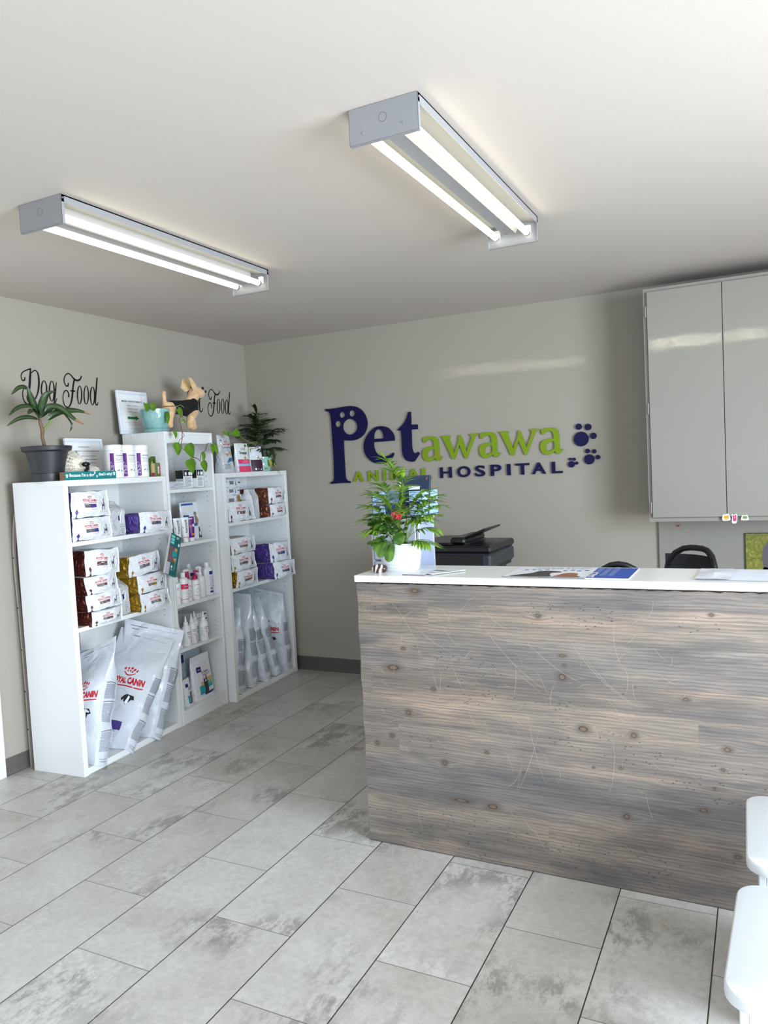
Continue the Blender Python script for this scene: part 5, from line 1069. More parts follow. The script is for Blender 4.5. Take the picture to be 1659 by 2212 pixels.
def blade(mb, pts, width, m, prof='lance', side=None, fold=.18, n=10, m2=None, tip=None, up=None):
    """leaf blade along a 3-D centre line"""
    P = [Vector(p) for p in pts]; C = []
    for i in range(n+1):
        t = i/n*(len(P)-1); k = min(int(t), len(P)-2); q = t-k; a, b, c, d = P[max(k-1, 0)], P[k], P[k+1], P[min(k+2, len(P)-1)]
        C.append(b*(2*q**3-3*q*q+1)+(c-a)*.5*(q**3-2*q*q+q)+c*(-2*q**3+3*q*q)+(d-b)*.5*(q**3-q*q))
    L = []; R_ = []; up0 = Vector(up) if up else Vector((0, 0, 1))
    for i, c in enumerate(C):
        d = (C[min(i+1, n)]-C[max(i-1, 0)]).normalized(); s_ = Vector(side).normalized() if side else d.cross(up0)
        if s_.length < .05: s_ = d.cross(Vector((1, 0, 0)))
        s_ = (s_-d*s_.dot(d)).normalized(); nn = s_.cross(d); t = i/n
        if prof == 'lance': w = sin(pi*min(1, t**.75*1.0))**.8 if t < 1 else 0
        elif prof == 'heart': w = (sin(pi*min(1, t)**.62)**.75 if 0 < t < 1 else 0)*1.08
        elif prof == 'round': w = sqrt(max(0, 1-(2*t-1)**2))
        else: w = sin(pi*t)**.5
        w = max(w, .02)*width/2; L.append(c-s_*w+nn*w*fold*2); R_.append(c+s_*w+nn*w*fold*2)
    vs = []
    for i in range(n+1): vs += [L[i], (L[i]+C[i])/2-(L[i]-C[i]).cross(C[min(i+1, n)]-C[max(i-1, 0)]).normalized()*0, C[i], (R_[i]+C[i])/2, R_[i]]
    for i in range(n):
        a = i*5
        for j in range(4):
            mm = m2 if (m2 and j in (1, 2)) else m
            if tip and i >= n*tip[0]: mm = tip[1]
            mb.add([vs[a+j], vs[a+j+1], vs[a+j+6], vs[a+j+5]], [(0, 1, 2, 3)], mm)
# --- dracaena in dark pot on the near shelf
pt = thing('potted_dracaena', 'dracaena with drooping striped leaves in a dark grey plastic pot on the near shelf', 'potted plant', (-3.2, 2.655, T1))
DP = M('dark_grey_plastic', (42, 43, 47), .45); b = MB()
b.lathe([(.001, .004), (.069, .004), (.071, .002), (.071, .0), (.076, .0), (.080, .022), (.080, .038), (.075, .040), (.098, .145), (.110, .150), (.117, .153), (.120, .172), (.118, .174), (.115, .173), (.111, .153), (.095, .146), (.092, .14), (.001, .14)], 40, m=DP); b.build('pot', pt, smooth=35)
b = MB(); b.lathe([(.001, .155), (.06, .154), (.110, .15)], 24, m=SOIL); b.build('soil', pt, smooth=60)
b = MB(); OX, OY = 3.2, -2.655
S3 = lambda y, z, x=0: (x, y+OY, z-T1)
tr = [(2.650, 1.62), (2.642, 1.668), (2.634, 1.708), (2.640, 1.737), (2.629, 1.775), (2.626, 1.80)]
b.tube([S3(*q) for q in tr], [.010, .0085, .008, .010, .008, .006], 10, STEMB); b.tube([S3(2.640, 1.737), S3(2.655, 1.76, .02), S3(2.673, 1.79, .03)], [.006, .005, .004], 8, STEM); b.build('stem', pt, smooth=50)
b = MB()
for pts, w, x1, tp in [([(2.626, 1.79), (2.589, 1.843), (2.514, 1.846), (2.456, 1.827), (2.408, 1.795)], .034, .06, None), ([(2.622, 1.785), (2.58, 1.812), (2.528, 1.823), (2.485, 1.81), (2.449, 1.797)], .034, .14, (.86, LM_DRY)),
                  ([(2.626, 1.795), (2.594, 1.843), (2.567, 1.902), (2.553, 1.949)], .055, .02, None), ([(2.560, 1.935), (2.552, 1.943), (2.517, 1.936), (2.477, 1.903)], .035, .0, None), ([(2.629, 1.80), (2.628, 1.854), (2.65, 1.912), (2.690, 1.93)], .048, .05, None),
                  ([(2.632, 1.80), (2.661, 1.846), (2.712, 1.844), (2.766, 1.793), (2.815, 1.762)], .055, .10, (.72, LM_DRY)), ([(2.673, 1.79), (2.70, 1.815), (2.75, 1.833), (2.829, 1.837), (2.895, 1.822)], .052, .06, (.82, LM_DRY)),
                  ([(2.64, 1.80), (2.712, 1.851), (2.764, 1.837), (2.803, 1.814), (2.842, 1.771), (2.830, 1.736)], .030, -.03, None), ([(2.625, 1.81), (2.60, 1.824), (2.57, 1.824), (2.54, 1.802)], .034, .12, None), ([(2.63, 1.80), (2.61, 1.85), (2.60, 1.89), (2.61, 1.92)], .04, -.05, None), ([(2.62, 1.79), (2.58, 1.80), (2.54, 1.79), (2.50, 1.76)], .035, -.08, None)]:
    n_ = len(pts); blade(b, [S3(y, z, x1*i/(n_-1)) for i, (y, z) in enumerate(pts)], w*.8, LM_DRA, 'lance', n=14, m2=LM_DRAS, tip=tp, fold=.22, up=(.75, -.2, .62))
b.build('foliage', pt, smooth=60)
# --- pothos in teal pot on the tall shelf
po = thing('potted_pothos', 'trailing pothos in a textured teal ceramic pot on top of the tall shelf', 'potted plant', mat=F2.at(.055, .10, 1.7435))
TE = NT('teal_glaze'); vz = TE.noise(TE.tc(), 14, 4); TE.put(TE.b, 'Base Color', TE.ramp(vz, [(.3, (116, 160, 158)), (.7, (142, 186, 182))])); TE.b.inputs['Roughness'].default_value = .18
wv = TE.n.new('ShaderNodeTexVoronoi'); wv.inputs['Scale'].default_value = 55; TE.l.new(TE.mapv(TE.tc(), (1, 1, .7)), wv.inputs['Vector']); TE.bump(wv.outputs[0], .5, .003)
b = MB(); b.lathe([(.001, .014), (.060, .014), (.068, .024), (.079, .062), (.085, .10), (.0865, .132), (.083, .135), (.079, .130), (.077, .115), (.001, .115)], 40, m=TE.m); b.build('pot', po, smooth=40)
b = MB(); b.lathe([(.001, 0), (.066, 0), (.076, .012), (.078, .017), (.073, .018), (.062, .012), (.001, .012)], 40, m=TE.m); b.build('saucer', po, smooth=40)
b = MB(); b.lathe([(.001, .122), (.077, .119)], 20, m=SOIL); b.build('soil', po)
Q = lambda u, z, d=-.05: (u-.055, d-.10, z-1.7435)
b = MB(); vine = [(.06, 1.862, .09), (.06, 1.892, .04), (.094, 1.892, -.02), (.125, 1.875, -.04), (.095, 1.840, -.05), (.075, 1.80, -.055), (.087, 1.771, -.055), (.094, 1.736, -.055), (.096, 1.695, -.05), (.088, 1.677, -.05), (.087, 1.642, -.05), (.11, 1.633, -.05), (.181, 1.591, -.05), (.219, 1.582, -.055), (.248, 1.57, -.055), (.274, 1.612, -.05), (.314, 1.628, -.05), (.349, 1.673, -.045), (.385, 1.675, -.045), (.40, 1.655, -.05)]
b.tube([Q(*v) for v in vine], .0022, 6, STEMB); b.tube([Q(.094, 1.75), Q(.107, 1.715, -.06), Q(.06, 1.69, -.06), Q(.05, 1.672, -.06)], .0016, 6, STEMB); b.tube([Q(.02, 1.86, .09), Q(-.03, 1.885, .07), Q(-.05, 1.89, .06)], .002, 6, STEM); b.tube([Q(.10, 1.89, -.02), Q(.13, 1.90, -.03), Q(.146, 1.885, -.04)], .0018, 6, STEM)
b.tube([Q(.245, 1.572), Q(.262, 1.56), Q(.283, 1.552)], .0016, 6, STEM); b.tube([Q(.21, 1.584), Q(.17, 1.585), Q(.16, 1.578)], .0016, 6, STEM); b.tube([Q(.085, 1.745), Q(.05, 1.75), Q(.028, 1.742)], .0016, 6, STEM)
b.build('vine', po, smooth=60)
b = MB()
for (u0, z0), (u1, z1), w in [((.05, 1.676), (.038, 1.600), .072), ((.150, 1.672), (.178, 1.585), .088), ((.160, 1.582), (.170, 1.492), .090), ((.283, 1.570), (.298, 1.497), .062), ((.292, 1.622), (.276, 1.562), .036), ((.026, 1.744), (.030, 1.698), .032), ((.395, 1.668), (.375, 1.612), .05), ((.40, 1.67), (.432, 1.605), .045), ((.146, 1.888), (.170, 1.828), .046), ((.100, 1.800), (.128, 1.795), .024), ((.046, 1.86), (.03, 1.784), .034), ((-.085, 1.895), (-.105, 1.868), .05), ((-.045, 1.872), (-.015, 1.905), .05), ((-.07, 1.86), (-.10, 1.90), .045)]:
    dd = -.055 if z0 < 1.85 else (.0 if u0 > .0 else .04)
    d_ = Vector((u1-u0, 0, z1-z0)); mid = ((u0+u1)/2, (z0+z1)/2)
    blade(b, [Q(u0, z0, dd), Q(mid[0], mid[1]+.002, dd-.008), Q(u1, z1, dd-.004)], w, LM_POTH, 'heart', side=Vector((d_.z, 0, -d_.x)).normalized()*-1, n=12, fold=.12, m2=None)
b.build('foliage', po, smooth=60)
# --- palm in mint pot on the far shelf
def frond(mb, base, mid, tip, nl, ll, lw, m, droop=.3, spread=1.0, rw=.0016, stem=STEM, seed=0, plane=None, start=.35):
    base, mid, tip = Vector(base), Vector(mid), Vector(tip); r = random.Random(seed)
    B = lambda t: base*(1-t)**2+mid*2*t*(1-t)+tip*t*t
    mb.tube([B(k/10) for k in range(11)], [rw*(1-.07*k) for k in range(11)], 5, stem)
    for k in range(nl):
        t = start+(1-start)*(k+.3)/nl; p = B(t); d = (B(min(1, t+.02))-B(t-.02)).normalized()
        s_ = (Vector(plane).cross(d) if plane else d.cross(Vector((0, 0, 1))))
        if s_.length < .1: s_ = Vector((1, 0, 0))
        s_.normalize()
        for sg in (-1, 1):
            q = (t-start)/(1-start); L = ll*(sin(pi*(.18+.72*q))**.6)*(.85+.3*r.random()); fwd = .45+.6*q
            dr = (s_*sg*spread+d*fwd).normalized(); e = p+dr*L; e.z -= L*droop*(.6+.8*r.random()); mm = (p+e)/2; mm.z += L*droop*.35
            blade(mb, [p, mm, e], lw*(.8+.4*r.random()), m, 'lance', n=5, fold=.15)
    t_ = B(1); d = (B(1)-B(.95)).normalized(); blade(mb, [t_, t_+d*ll*.35, t_+d*ll*.7], lw, m, 'lance', n=5)
pp = thing('potted_palm', 'dark green parlor palm with ivy in a dotted mint pot on the far bookshelf', 'potted plant', mat=F3.at(.665, .13, T3))
MT = NT('mint_glaze'); MT.b.inputs['Base Color'].default_value = srgb((164, 208, 192)); MT.b.inputs['Roughness'].default_value = .15
b = MB(); b.lathe([(.001, .0), (.058, 0), (.062, .004), (.066, .05), (.066, .088), (.067, .09), (.078, .092), (.078, .0945), (.066, .096), (.066, .104), (.061, .104), (.06, .092), (.001, .09)], 36, m=MT.m)
for i in range(7):
    for k in range(24):
        a = 2*pi*(k+.5*(i % 2))/24; R = .0655; z = .012+i*.0125; cx, cy = R*cos(a), R*sin(a); rr = .0028
        b.add([(cx+rr*cos(a)*1.3, cy+rr*sin(a)*1.3, z), (cx-rr*sin(a), cy+rr*cos(a), z), (cx, cy, z+rr), (cx+rr*sin(a), cy-rr*cos(a), z), (cx, cy, z-rr)], [(0, 1, 2), (0, 2, 3), (0, 3, 4), (0, 4, 1)])
b.build('pot', pp, smooth=40)
b = MB(); b.lathe([(.001, .094), (.06, .092)], 16, m=SOIL); b.build('soil', pp)
b = MB(); r = random.Random(3)
for i, (u, z, d) in enumerate([(-.02, .46, .02), (.0, .40, .05), (.12, .38, -.02), (.17, .30, .02), (.19, .22, -.05), (-.12, .33, -.06), (-.20, .28, -.02), (-.24, .19, .04), (-.17, .22, -.10), (.10, .30, -.12), (-.06, .36, -.10), (.05, .34, .08), (.15, .16, -.10), (-.13, .15, -.12), (.02, .28, -.14), (-.08, .40, .04), (.08, .42, .03), (-.15, .30, .05), (-.1, .26, .10), (.05, .25, .1), (.10, .35, .06), (-.05, .31, .09), (-.20, .33, .0), (.11, .27, -.04), (.0, .22, -.12)]):
    u = min(u, .12); frond(b, (r.random()*.03-.015, r.random()*.03-.015, .09), (u*.25, d*.25, z*.85+.06), (u, d, z), 14, .09, .012, LM_DARK, .25, 1., seed=i, stem=M('dark_stem', (50, 70, 30), .5), start=.4)
b.build('foliage', pp, smooth=60)
b = MB()
def ivy(mb, c, s_, rot, m):
    pts = [(0, -.5), (.3, -.55), (.22, -.2), (.6, -.1), (.3, .12), (.0, .7), (-.3, .12), (-.6, -.1), (-.22, -.2), (-.3, -.55)]; ca, sa = cos(rot), sin(rot)
    vs = [Vector(c)+Vector(((x*ca-y*sa)*s_, -.006*abs(x), (x*sa+y*ca)*s_)) for x, y in pts]; mb.add(vs+[Vector(c)+Vector((0, -.004, 0))], [(i, (i+1) % 10, 10) for i in range(10)], m)
for i, (u, z, d, s_, ro) in enumerate([(.03, .13, -.06, .05, 2.6), (.06, .11, -.07, .055, 3.4), (.04, .07, -.07, .05, 3.1), (.07, .14, -.05, .04, 2.2), (.0, .11, -.065, .04, 2.8), (.055, .045, -.072, .04, 3.3), (-.02, .12, -.06, .045, 3.8)]): ivy(b, (u, d, z), s_, ro, LM_DARK)
for i, (u0, z0, u1, z1, w) in enumerate([(-.01, .035, -.03, .085, .035), (.045, .06, .06, .025, .014), (-.045, .03, -.055, .01, .012)]): blade(b, [(u0, -.074, z0), ((u0+u1)/2, -.08, (z0+z1)/2), (u1, -.078, z1)], w, LM_YEL, 'lance', side=(1, 0, .2), n=8)
b.tube([(.02, -.07, .0), (.0, -.085, -.001), (.0, -.14, -.001), (.0, -.148, -.012), (.002, -.148, -.03)], .0012, 5, STEMB); b.tube([(.0, -.08, .012), (-.01, -.075, .03), (.02, -.07, .06)], .0012, 5, STEMB); b.tube([(-.015, -.13, .0), (-.02, -.147, -.006), (-.02, -.148, -.022)], .001, 5, STEMB)
b.build('ivy', pp, smooth=60)
# long vine runner with curled tendril lying on the pouches
b = MB(); V = lambda u, z, d=.03: tuple(F3.at(u, d, z).translation)
b.tube([V(.23, 1.745), V(.26, 1.731), V(.311, 1.708), V(.363, 1.690), V(.40, 1.688), V(.445, 1.692), V(.468, 1.688), V(.462, 1.680), V(.43, 1.679), V(.38, 1.685), V(.40, 1.67, .06), V(.46, 1.60, .10), V(.52, 1.5, .12), V(.56, 1.489, .10)], .002, 6, STEM)
b.tube([V(.145, 1.737), V(.19, 1.742), V(.23, 1.745)], .002, 6, STEM)
blade(b, [V(.145, 1.737), V(.10, 1.739, .02), V(.062, 1.752)], .03, LM_POTH, 'lance', side=(0, .2, 1), n=8)
b.add([V(.15, 1.739), V(.185, 1.762, .02), V(.212, 1.782, .02), V(.232, 1.752, .01), V(.270, 1.728), V(.22, 1.722, .02), V(.18, 1.727, .02)], [(0, 1, 6), (1, 2, 3), (1, 3, 5, 6), (3, 4, 5)], LM_POTH)
tag(b.build('trailing_vine', smooth=60), 'long pothos runner with curled tip lying above the pouches on the far shelf', 'vine')

# --- counter planter
pc = thing('potted_plant', 'parlor palm and flowering kalanchoe in a white ribbed oval pot on the counter', 'potted plant', (-1.287, 2.70, KZ))
b = MB(); prof = [(.001, .003), (.066, .003), (.068, 0)]; 
for i in range(9): z = .004+i*.0115; R = .070+.017*(z/.106); prof += [(R, z), (R+.0028, z+.004), (R+.0022, z+.0085), (R, z+.0108)]
prof += [(.089, .108), (.0895, .111), (.087, .112), (.085, .109), (.083, .095), (.001, .093)]
b.lathe(prof, 44, m=M('white_ceramic', (222, 224, 228), .25), sx=1.0, sy=.78, power=2.6); b.build('pot', pc, smooth=40)
b = MB(); b.lathe([(.001, .1), (.084, .098)], 24, m=SOIL, sy=.78, power=2.6); b.build('soil', pc)
b = MB(); r = random.Random(9)
FR = []
for k in range(26):
    a = 2*pi*k/26*2.4; hi = .5+.5*sin(k*1.7)
    x = [-.135, -.12, .02, .15, .12, .05, -.06, .16, -.13, .10, -.02, .13, -.09, .17, .0, -.05, .08, -.11, .14, .03, -.15, .11, -.07, .06, .16, -.03][k]; z = [.31, .22, .36, .27, .20, .33, .30, .22, .26, .29, .24, .16, .34, .25, .40, .22, .24, .16, .11, .28, .20, .31, .19, .20, .29, .44][k]
    FR.append(((r.random()*.05-.02, r.random()*.03-.01), (x*.45, .0+.03*sin(a), z*.8+.05), (x, .05*cos(a)-.01, z), 7 if z < .38 else 5, .086, .0155))
for i, (bs, md, tp, nl, ll, lw) in enumerate(FR):
    frond(b, (bs[0], bs[1], .09), md, tp, nl, ll, lw, LM_PALM, .3, 1., seed=20+i, rw=.0018, start=.5 if tp[2] < .38 else .66)
b.build('palm_foliage', pc, smooth=60)
b = MB(); b.tube([(-.03, -.01, .09), (-.015, -.02, .15), (.01, -.03, .205)], .003, 6, STEM)
for i in range(58):
    a = r.random()*2*pi; rr = .02+.035*r.random(); z = .10+.10*r.random()**.8; c = Vector((-.035+rr*cos(a)*1.1, -.025+rr*sin(a)*.7, z)); dr = Vector((cos(a)+(-.2), sin(a)*.8-.5, r.random()*.9-.35)).normalized(); L = .028+.018*r.random()
    blade(b, [c, c+dr*L*.5+Vector((0, 0, .003)), c+dr*L+Vector((0, 0, -.004))], L*.75, LM_KAL, 'round', n=9, fold=.10, up=(0, -.5, 1))
for (x, y, z), (x2, y2, z2), w in [((-.005, -.07, .115), (-.007, -.098, .045), .046), ((-.045, -.06, .125), (-.075, -.085, .085), .04), ((-.03, -.065, .13), (-.05, -.09, .06), .045), ((.01, -.06, .15), (.05, -.08, .115), .05), ((.0, -.05, .15), (.045, -.075, .165), .045), ((-.06, -.04, .13), (-.105, -.05, .102), .03)]:
    blade(b, [(x, y, z), ((x+x2)/2, (y+y2)/2-.006, (z+z2)/2+.003), (x2, y2, z2)], w, LM_KAL, 'round', n=10, fold=.06, side=(1, 0, .2))
b.build('kalanchoe_leaves', pc, smooth=60)
b = MB(); PET = M('kalanchoe_petal', (232, 66, 84), .5)
for i in range(44):
    a = r.random()*2*pi; rr = .022*sqrt(r.random()); c = Vector((  .014+rr*cos(a), -.045+rr*sin(a)*.6, .214+.022*r.random()-.3*rr))
    for k in range(5):
        q = 2*pi*k/5+i; dv = Vector((cos(q), -.3, sin(q)))*.0062; s_ = Vector((-sin(q), 0, cos(q)))*.003; b.add([c, c+dv*.6+s_, c+dv, c+dv*.6-s_], [(0, 1, 2, 3)], PET)
for i in range(14):
    a = r.random()*2*pi; rr = .024*r.random(); c = Vector((.014+rr*cos(a), -.035+rr*sin(a)*.6, .2)); b.tube([(.01, -.03, .17), c], .0009, 4, STEM)
b.build('flower_cluster', pc)

# ================================================================ plush toys
def sk_body(name, nodes, edges, parent, mat, sub_=2):
    """continuous body grown with a skin modifier; nodes {k:(x,y,z,r)}"""
    ks = list(nodes); me = bpy.data.meshes.new(name); me.from_pydata([nodes[k][:3] for k in ks], [(ks.index(a), ks.index(b)) for a, b in edges], [])
    o = bpy.data.objects.new(name, me); COL.objects.link(o); o.parent = parent
    sk = o.modifiers.new('skin', 'SKIN'); sk.use_smooth_shade = True
    for i, k in enumerate(ks):
        v = me.skin_vertices[0].data[i]; r_ = nodes[k][3]; v.radius = r_ if isinstance(r_, tuple) else (r_, r_); v.use_root = (i == 0)
    s_ = o.modifiers.new('sub', 'SUBSURF'); s_.levels = s_.render_levels = sub_; me.materials.append(mat)
    dg = bpy.context.evaluated_depsgraph_get(); dg.update(); m2 = bpy.data.meshes.new_from_object(o.evaluated_get(dg)); o.modifiers.clear(); o.data = m2; m2.name = name
    if not m2.materials: m2.materials.append(mat)
    return o
def plushmat(name, c1, c2):
    t = NT(name); t.put(t.b, 'Base Color', t.ramp(t.noise(t.tc(), 34, 4), [(.35, c1), (.65, c2)])); t.b.inputs['Roughness'].default_value = .95; t.b.inputs['Sheen Weight'].default_value = .4
    t.bump(t.noise(t.tc(), 420, 3), .5, .003); return t.m
PL_TAN = plushmat('tan_plush', (204, 160, 110), (228, 194, 150)); PL_FACE = plushmat('mottled_tan_plush', (196, 132, 78), (230, 196, 160)); PL_BLK = plushmat('black_knit', (9, 9, 11), (16, 16, 19)); PL_BLK.node_tree.nodes['Principled BSDF'].inputs['Sheen Weight'].default_value = 0; PL_CREAM = plushmat('cream_plush', (226, 216, 200), (240, 234, 222)); PL_DKGR = plushmat('charcoal_plush', (52, 44, 42), (80, 72, 70)); NOSE = M('toy_nose_black', (12, 12, 14), .25); PL_EAR = plushmat('ear_lining', (222, 184, 128), (236, 206, 156))
cz = 1.7435
dg_ = thing('plush_chihuahua', 'tan plush chihuahua with pricked ears and black vest standing on the tall shelf', 'plush toy', mat=F2.at(0, .06, cz))
q = lambda u, z, d=0: (u, d, z-cz)
nodes = {'hip': q(.125, 1.888)+(.038,), 'waist': q(.20, 1.893)+(.037,), 'chest': q(.335, 1.898)+(.043,), 'neck': q(.355, 1.948)+(.032,), 'skull': q(.395, 2.006)+(.048,), 'muz': q(.448, 2.000)+(.037,), 'nose': q(.482, 2.003)+(.022,),
         'sh1': q(.345, 1.865, -.028)+(.026,), 'k1': q(.290, 1.84, -.036)+(.027,), 'f1': q(.275, 1.79, -.038)+(.026,), 'p1': q(.276, 1.766, -.042)+(.027,), 'sh2': q(.365, 1.868, .024)+(.026,), 'k2': q(.374, 1.82, .02)+(.027,), 'f2': q(.378, 1.785, .02)+(.026,), 'p2': q(.388, 1.766, .016)+(.028,),
         'h1': q(.11, 1.85, -.026)+(.028,), 'hk1': q(.095, 1.80, -.028)+(.019,), 'hp1': q(.10, 1.764, -.032)+(.02,), 'h2': q(.11, 1.85, .028)+(.028,), 'hk2': q(.095, 1.80, .03)+(.019,), 'hp2': q(.10, 1.764, .026)+(.02,), 't0': q(.097, 1.915)+(.013,), 't1': q(.094, 1.955)+(.013,), 't2': q(.098, 1.988)+(.011,)}
edges = [('hip', 'waist'), ('waist', 'chest'), ('chest', 'neck'), ('neck', 'skull'), ('skull', 'muz'), ('muz', 'nose'), ('chest', 'sh1'), ('sh1', 'k1'), ('k1', 'f1'), ('f1', 'p1'), ('chest', 'sh2'), ('sh2', 'k2'), ('k2', 'f2'), ('f2', 'p2'), ('hip', 'h1'), ('h1', 'hk1'), ('hk1', 'hp1'), ('hip', 'h2'), ('h2', 'hk2'), ('hk2', 'hp2'), ('hip', 't0'), ('t0', 't1'), ('t1', 't2')]
body = sk_body('body', nodes, edges, dg_, PL_TAN)
vest = sk_body('vest', {'a': q(.115, 1.893)+(.044,), 'b': q(.2, 1.897)+(.044,), 'c': q(.335, 1.898)+(.052,), 'd': q(.352, 1.935)+(.041,), 'e': q(.366, 1.966)+(.040,), 's1': q(.34, 1.868, -.03)+(.030,), 's2': q(.365, 1.868, .025)+(.030,)}, [('a', 'b'), ('b', 'c'), ('c', 'd'), ('d', 'e'), ('c', 's1'), ('c', 's2')], dg_, PL_BLK)
for s_ in (-1, 1):
    b = MB(); d0 = s_*.026
    o3 = [q(.350, 2.005, d0*1.3), q(.322, 2.028, d0*1.6), q(.300+.02*(s_+1), 2.082, d0*1.5), q(.325+.02*(s_+1), 2.08, d0*1.3), q(.385, 2.045, d0*.8), q(.385, 2.015, d0*1.1)]
    c = Vector(q(.335, 2.035, d0*1.2+.004*s_)); fr = [Vector(v) for v in o3]; 
    off = Vector((.004, 0.010, -.004)); b.add(fr+[c+off], [(i, (i+1) % 6, 6) for i in range(6)], PL_EAR); b.add([v+Vector((-.004, .006, 0)) for v in fr]+[c+Vector((-.006, .014, 0))], [((i+1) % 6, i, 6) for i in range(6)], PL_TAN)
    b.add(fr+[v+Vector((-.004, .006, 0)) for v in fr], [(i, (i+1) % 6, 6+(i+1) % 6, 6+i) for i in range(6)], PL_TAN); b.build('ear', dg_)
b = MB(); b.T = Matrix.Translation(q(.503, 2.014, 0)); b.lathe([(.001, -.009), (.007, -.007), (.0105, 0), (.007, .006), (.001, .0075)], 14, m=NOSE); b.build('nose', dg_, smooth=60)
for s_ in (-1, 1):
    b = MB(); b.T = Matrix.Translation(q(.437, 2.026, s_*.030)) @ Matrix.Rotation(radians(20), 4, 'Y'); b.lathe([(.001, -.009), (.006, -.008), (.0085, 0), (.006, .008), (.001, .009)], 12, m=NOSE, sx=1.2, sy=1); b.build('eye', dg_, smooth=60)
# sheepdog head and paws behind the teal block
sd = thing('plush_sheepdog', 'shaggy white plush sheepdog with dark ears lying behind the teal block sign', 'plush toy', mat=F1.at(.150, .115, T1, rz=-22) @ Matrix.Scale(1.1, 4))
nd = {'body': (.0, .06, .05, .05), 'neck': (-.0, .03, .065, .052), 'skull': (.0, .0, .082, .062), 'snout': (.028, -.042, .070, .042), 'tip': (.036, -.066, .066, .032), 'pw': (.11, .0, .03, .026), 'pw2': (.135, -.03, .032, .028), 'lp': (-.08, .0, .028, .025), 'rear': (.03, .12, .045, .045)}
sb_ = sk_body('body', nd, [('body', 'neck'), ('neck', 'skull'), ('skull', 'snout'), ('snout', 'tip'), ('body', 'pw'), ('pw', 'pw2'), ('body', 'lp'), ('body', 'rear')], sd, PL_CREAM)
def fur(mesh, mats, n, L, seed, colf, name, parent, dirn=(0, -.2, -.6)):
    r_ = random.Random(seed); b = MB(); P = [p_ for p_ in mesh.polygons]; A = [p_.area for p_ in P]; cum = []; s_ = 0
    for a in A: s_ += a; cum.append(s_)
    import bisect
    for _ in range(n):
        p_ = P[min(bisect.bisect(cum, r_.random()*s_), len(P)-1)]; vs = [mesh.vertices[i].co for i in p_.vertices]; w = [r_.random() for _ in vs]; sw = sum(w); c = sum((v*x/sw for v, x in zip(vs, w)), Vector()); nn = p_.normal
        if c.z < .006 or (c.y < -.062 and name == 'fur' and r_.random() < .7): continue
        m_ = colf(c, r_); ll = L*(.6+.8*r_.random())
        d = (nn*.7+Vector(dirn)*.6+Vector((r_.random()-.5, r_.random()-.5, r_.random()-.5))*.7).normalized(); t = d.cross(Vector((r_.random(), r_.random(), r_.random()))).normalized()*.0008
        if (c+d*ll).z < .002: d.z = abs(d.z)
        b.add([c-t, c+t, c+d*ll], [(0, 1, 2)], m_)
    return b.build(name, parent)
CR2 = M('cream_fur', (236, 230, 218), .9); DK2 = M('charcoal_fur', (58, 52, 52), .9)
def cf_(c, r_):
    if c.y < -.045 and c.x > -.0: return CR2 if True else DK2
    if c.z > .088 and c.x < -.005: return DK2 if r_.random() < .45 else CR2
    if c.x < -.048 or (c.x > .045 and c.x < .085 and c.z > .05 and c.y > -.03): return DK2
    return CR2
fo = fur(sb_.data, None, 22000, .009, 4, cf_, 'fur', sd); tag(fo, kind=None)
b = MB(); b.T = Matrix.Translation((.044, -.099, .070)); b.lathe([(.001, -.012), (.013, -.009), (.020, 0), (.013, .008), (.001, .010)], 16, m=NOSE, sx=1.05, sy=.65); b.build('nose', sd, smooth=60)
for nm, x0, s_ in (('ear', -.06, -1), ('ear', .062, 1)):
    e = sk_body(nm, {'a': (x0*.85, .0, .09, .014), 'b': (x0*1.12, -.012, .06, .02), 'c': (x0*1.22, -.02, .035, .016)}, [('a', 'b'), ('b', 'c')], sd, PL_DKGR); fur(e.data, None, 1500, .012, 8, lambda c, r_: DK2, 'ear_fur', e)

# ================================================================ drawer tower, trays, folder
tw = thing('drawer_tower', 'white plastic drawer tower standing behind the left end of the counter', 'drawer tower', (-1.502, 2.865, .7255))
PT = M('translucent_white_plastic', (178, 181, 196), .35); TW_, TD, TH = .225, .165, .525
for x in (0, TW_-.012):
    for y in (0, TD-.012): b = MB(); b.cbox(x, x+.012, y, y+.012, 0, TH, .002, PT); b.build('frame_post', tw)
b = MB(); b.cbox(-.003, TW_+.003, -.004, TD+.003, TH-.012, TH, .003, PT); b.build('top_cover', tw)
b = MB(); b.cbox(0, TW_, 0, TD, 0, .012, .002, PT); b.build('base', tw)
b = MB(); b.cbox(.003, .007, .012, TD-.012, .02, TH-.012, .001, PT); b.build('side_wall', tw)
PC_ = M('tower_side_window', (164, 174, 204), .3)
b = MB(); b.cbox(TW_-.007, TW_-.003, .012, TD-.012, .02, TH-.012, .001, PC_); b.build('side_wall', tw)
for k in range(3):
    z0 = .018+k*.166; d = MB(); d.cbox(.014, TW_-.014, -.004, .003, z0, z0+.158, .003, PT); d.cbox(.014, TW_-.014, .003, TD-.02, z0+.01, z0+.15, .002, PT)
    d.cbox(.04, TW_-.04, -.010, -.004, z0+.10, z0+.112, .002, PT); d.cbox(.05, TW_-.05, -.007, -.004, z0+.03, z0+.085, .002, PT); d.build('drawer', tw)
ty = thing('letter_tray', 'pale blue two tier letter tray on top of the drawer tower', 'letter tray', (-1.492, 2.87, 1.2515)); BT = M('pale_blue_plastic', (158, 190, 226), .3)
for z in (.008, .066):
    b = MB(); b.cbox(0, .235, 0, .17, z, z+.004, .001, BT); b.cbox(0, .004, 0, .17, z, z+.045, .001, BT); b.cbox(.231, .235, 0, .17, z, z+.045, .001, BT); b.cbox(0, .235, .166, .17, z, z+.045, .001, BT); b.cbox(.0, .06, 0, .004, z, z+.045, .001, BT); b.cbox(.175, .235, 0, .004, z, z+.045, .001, BT); b.build('tray', ty)
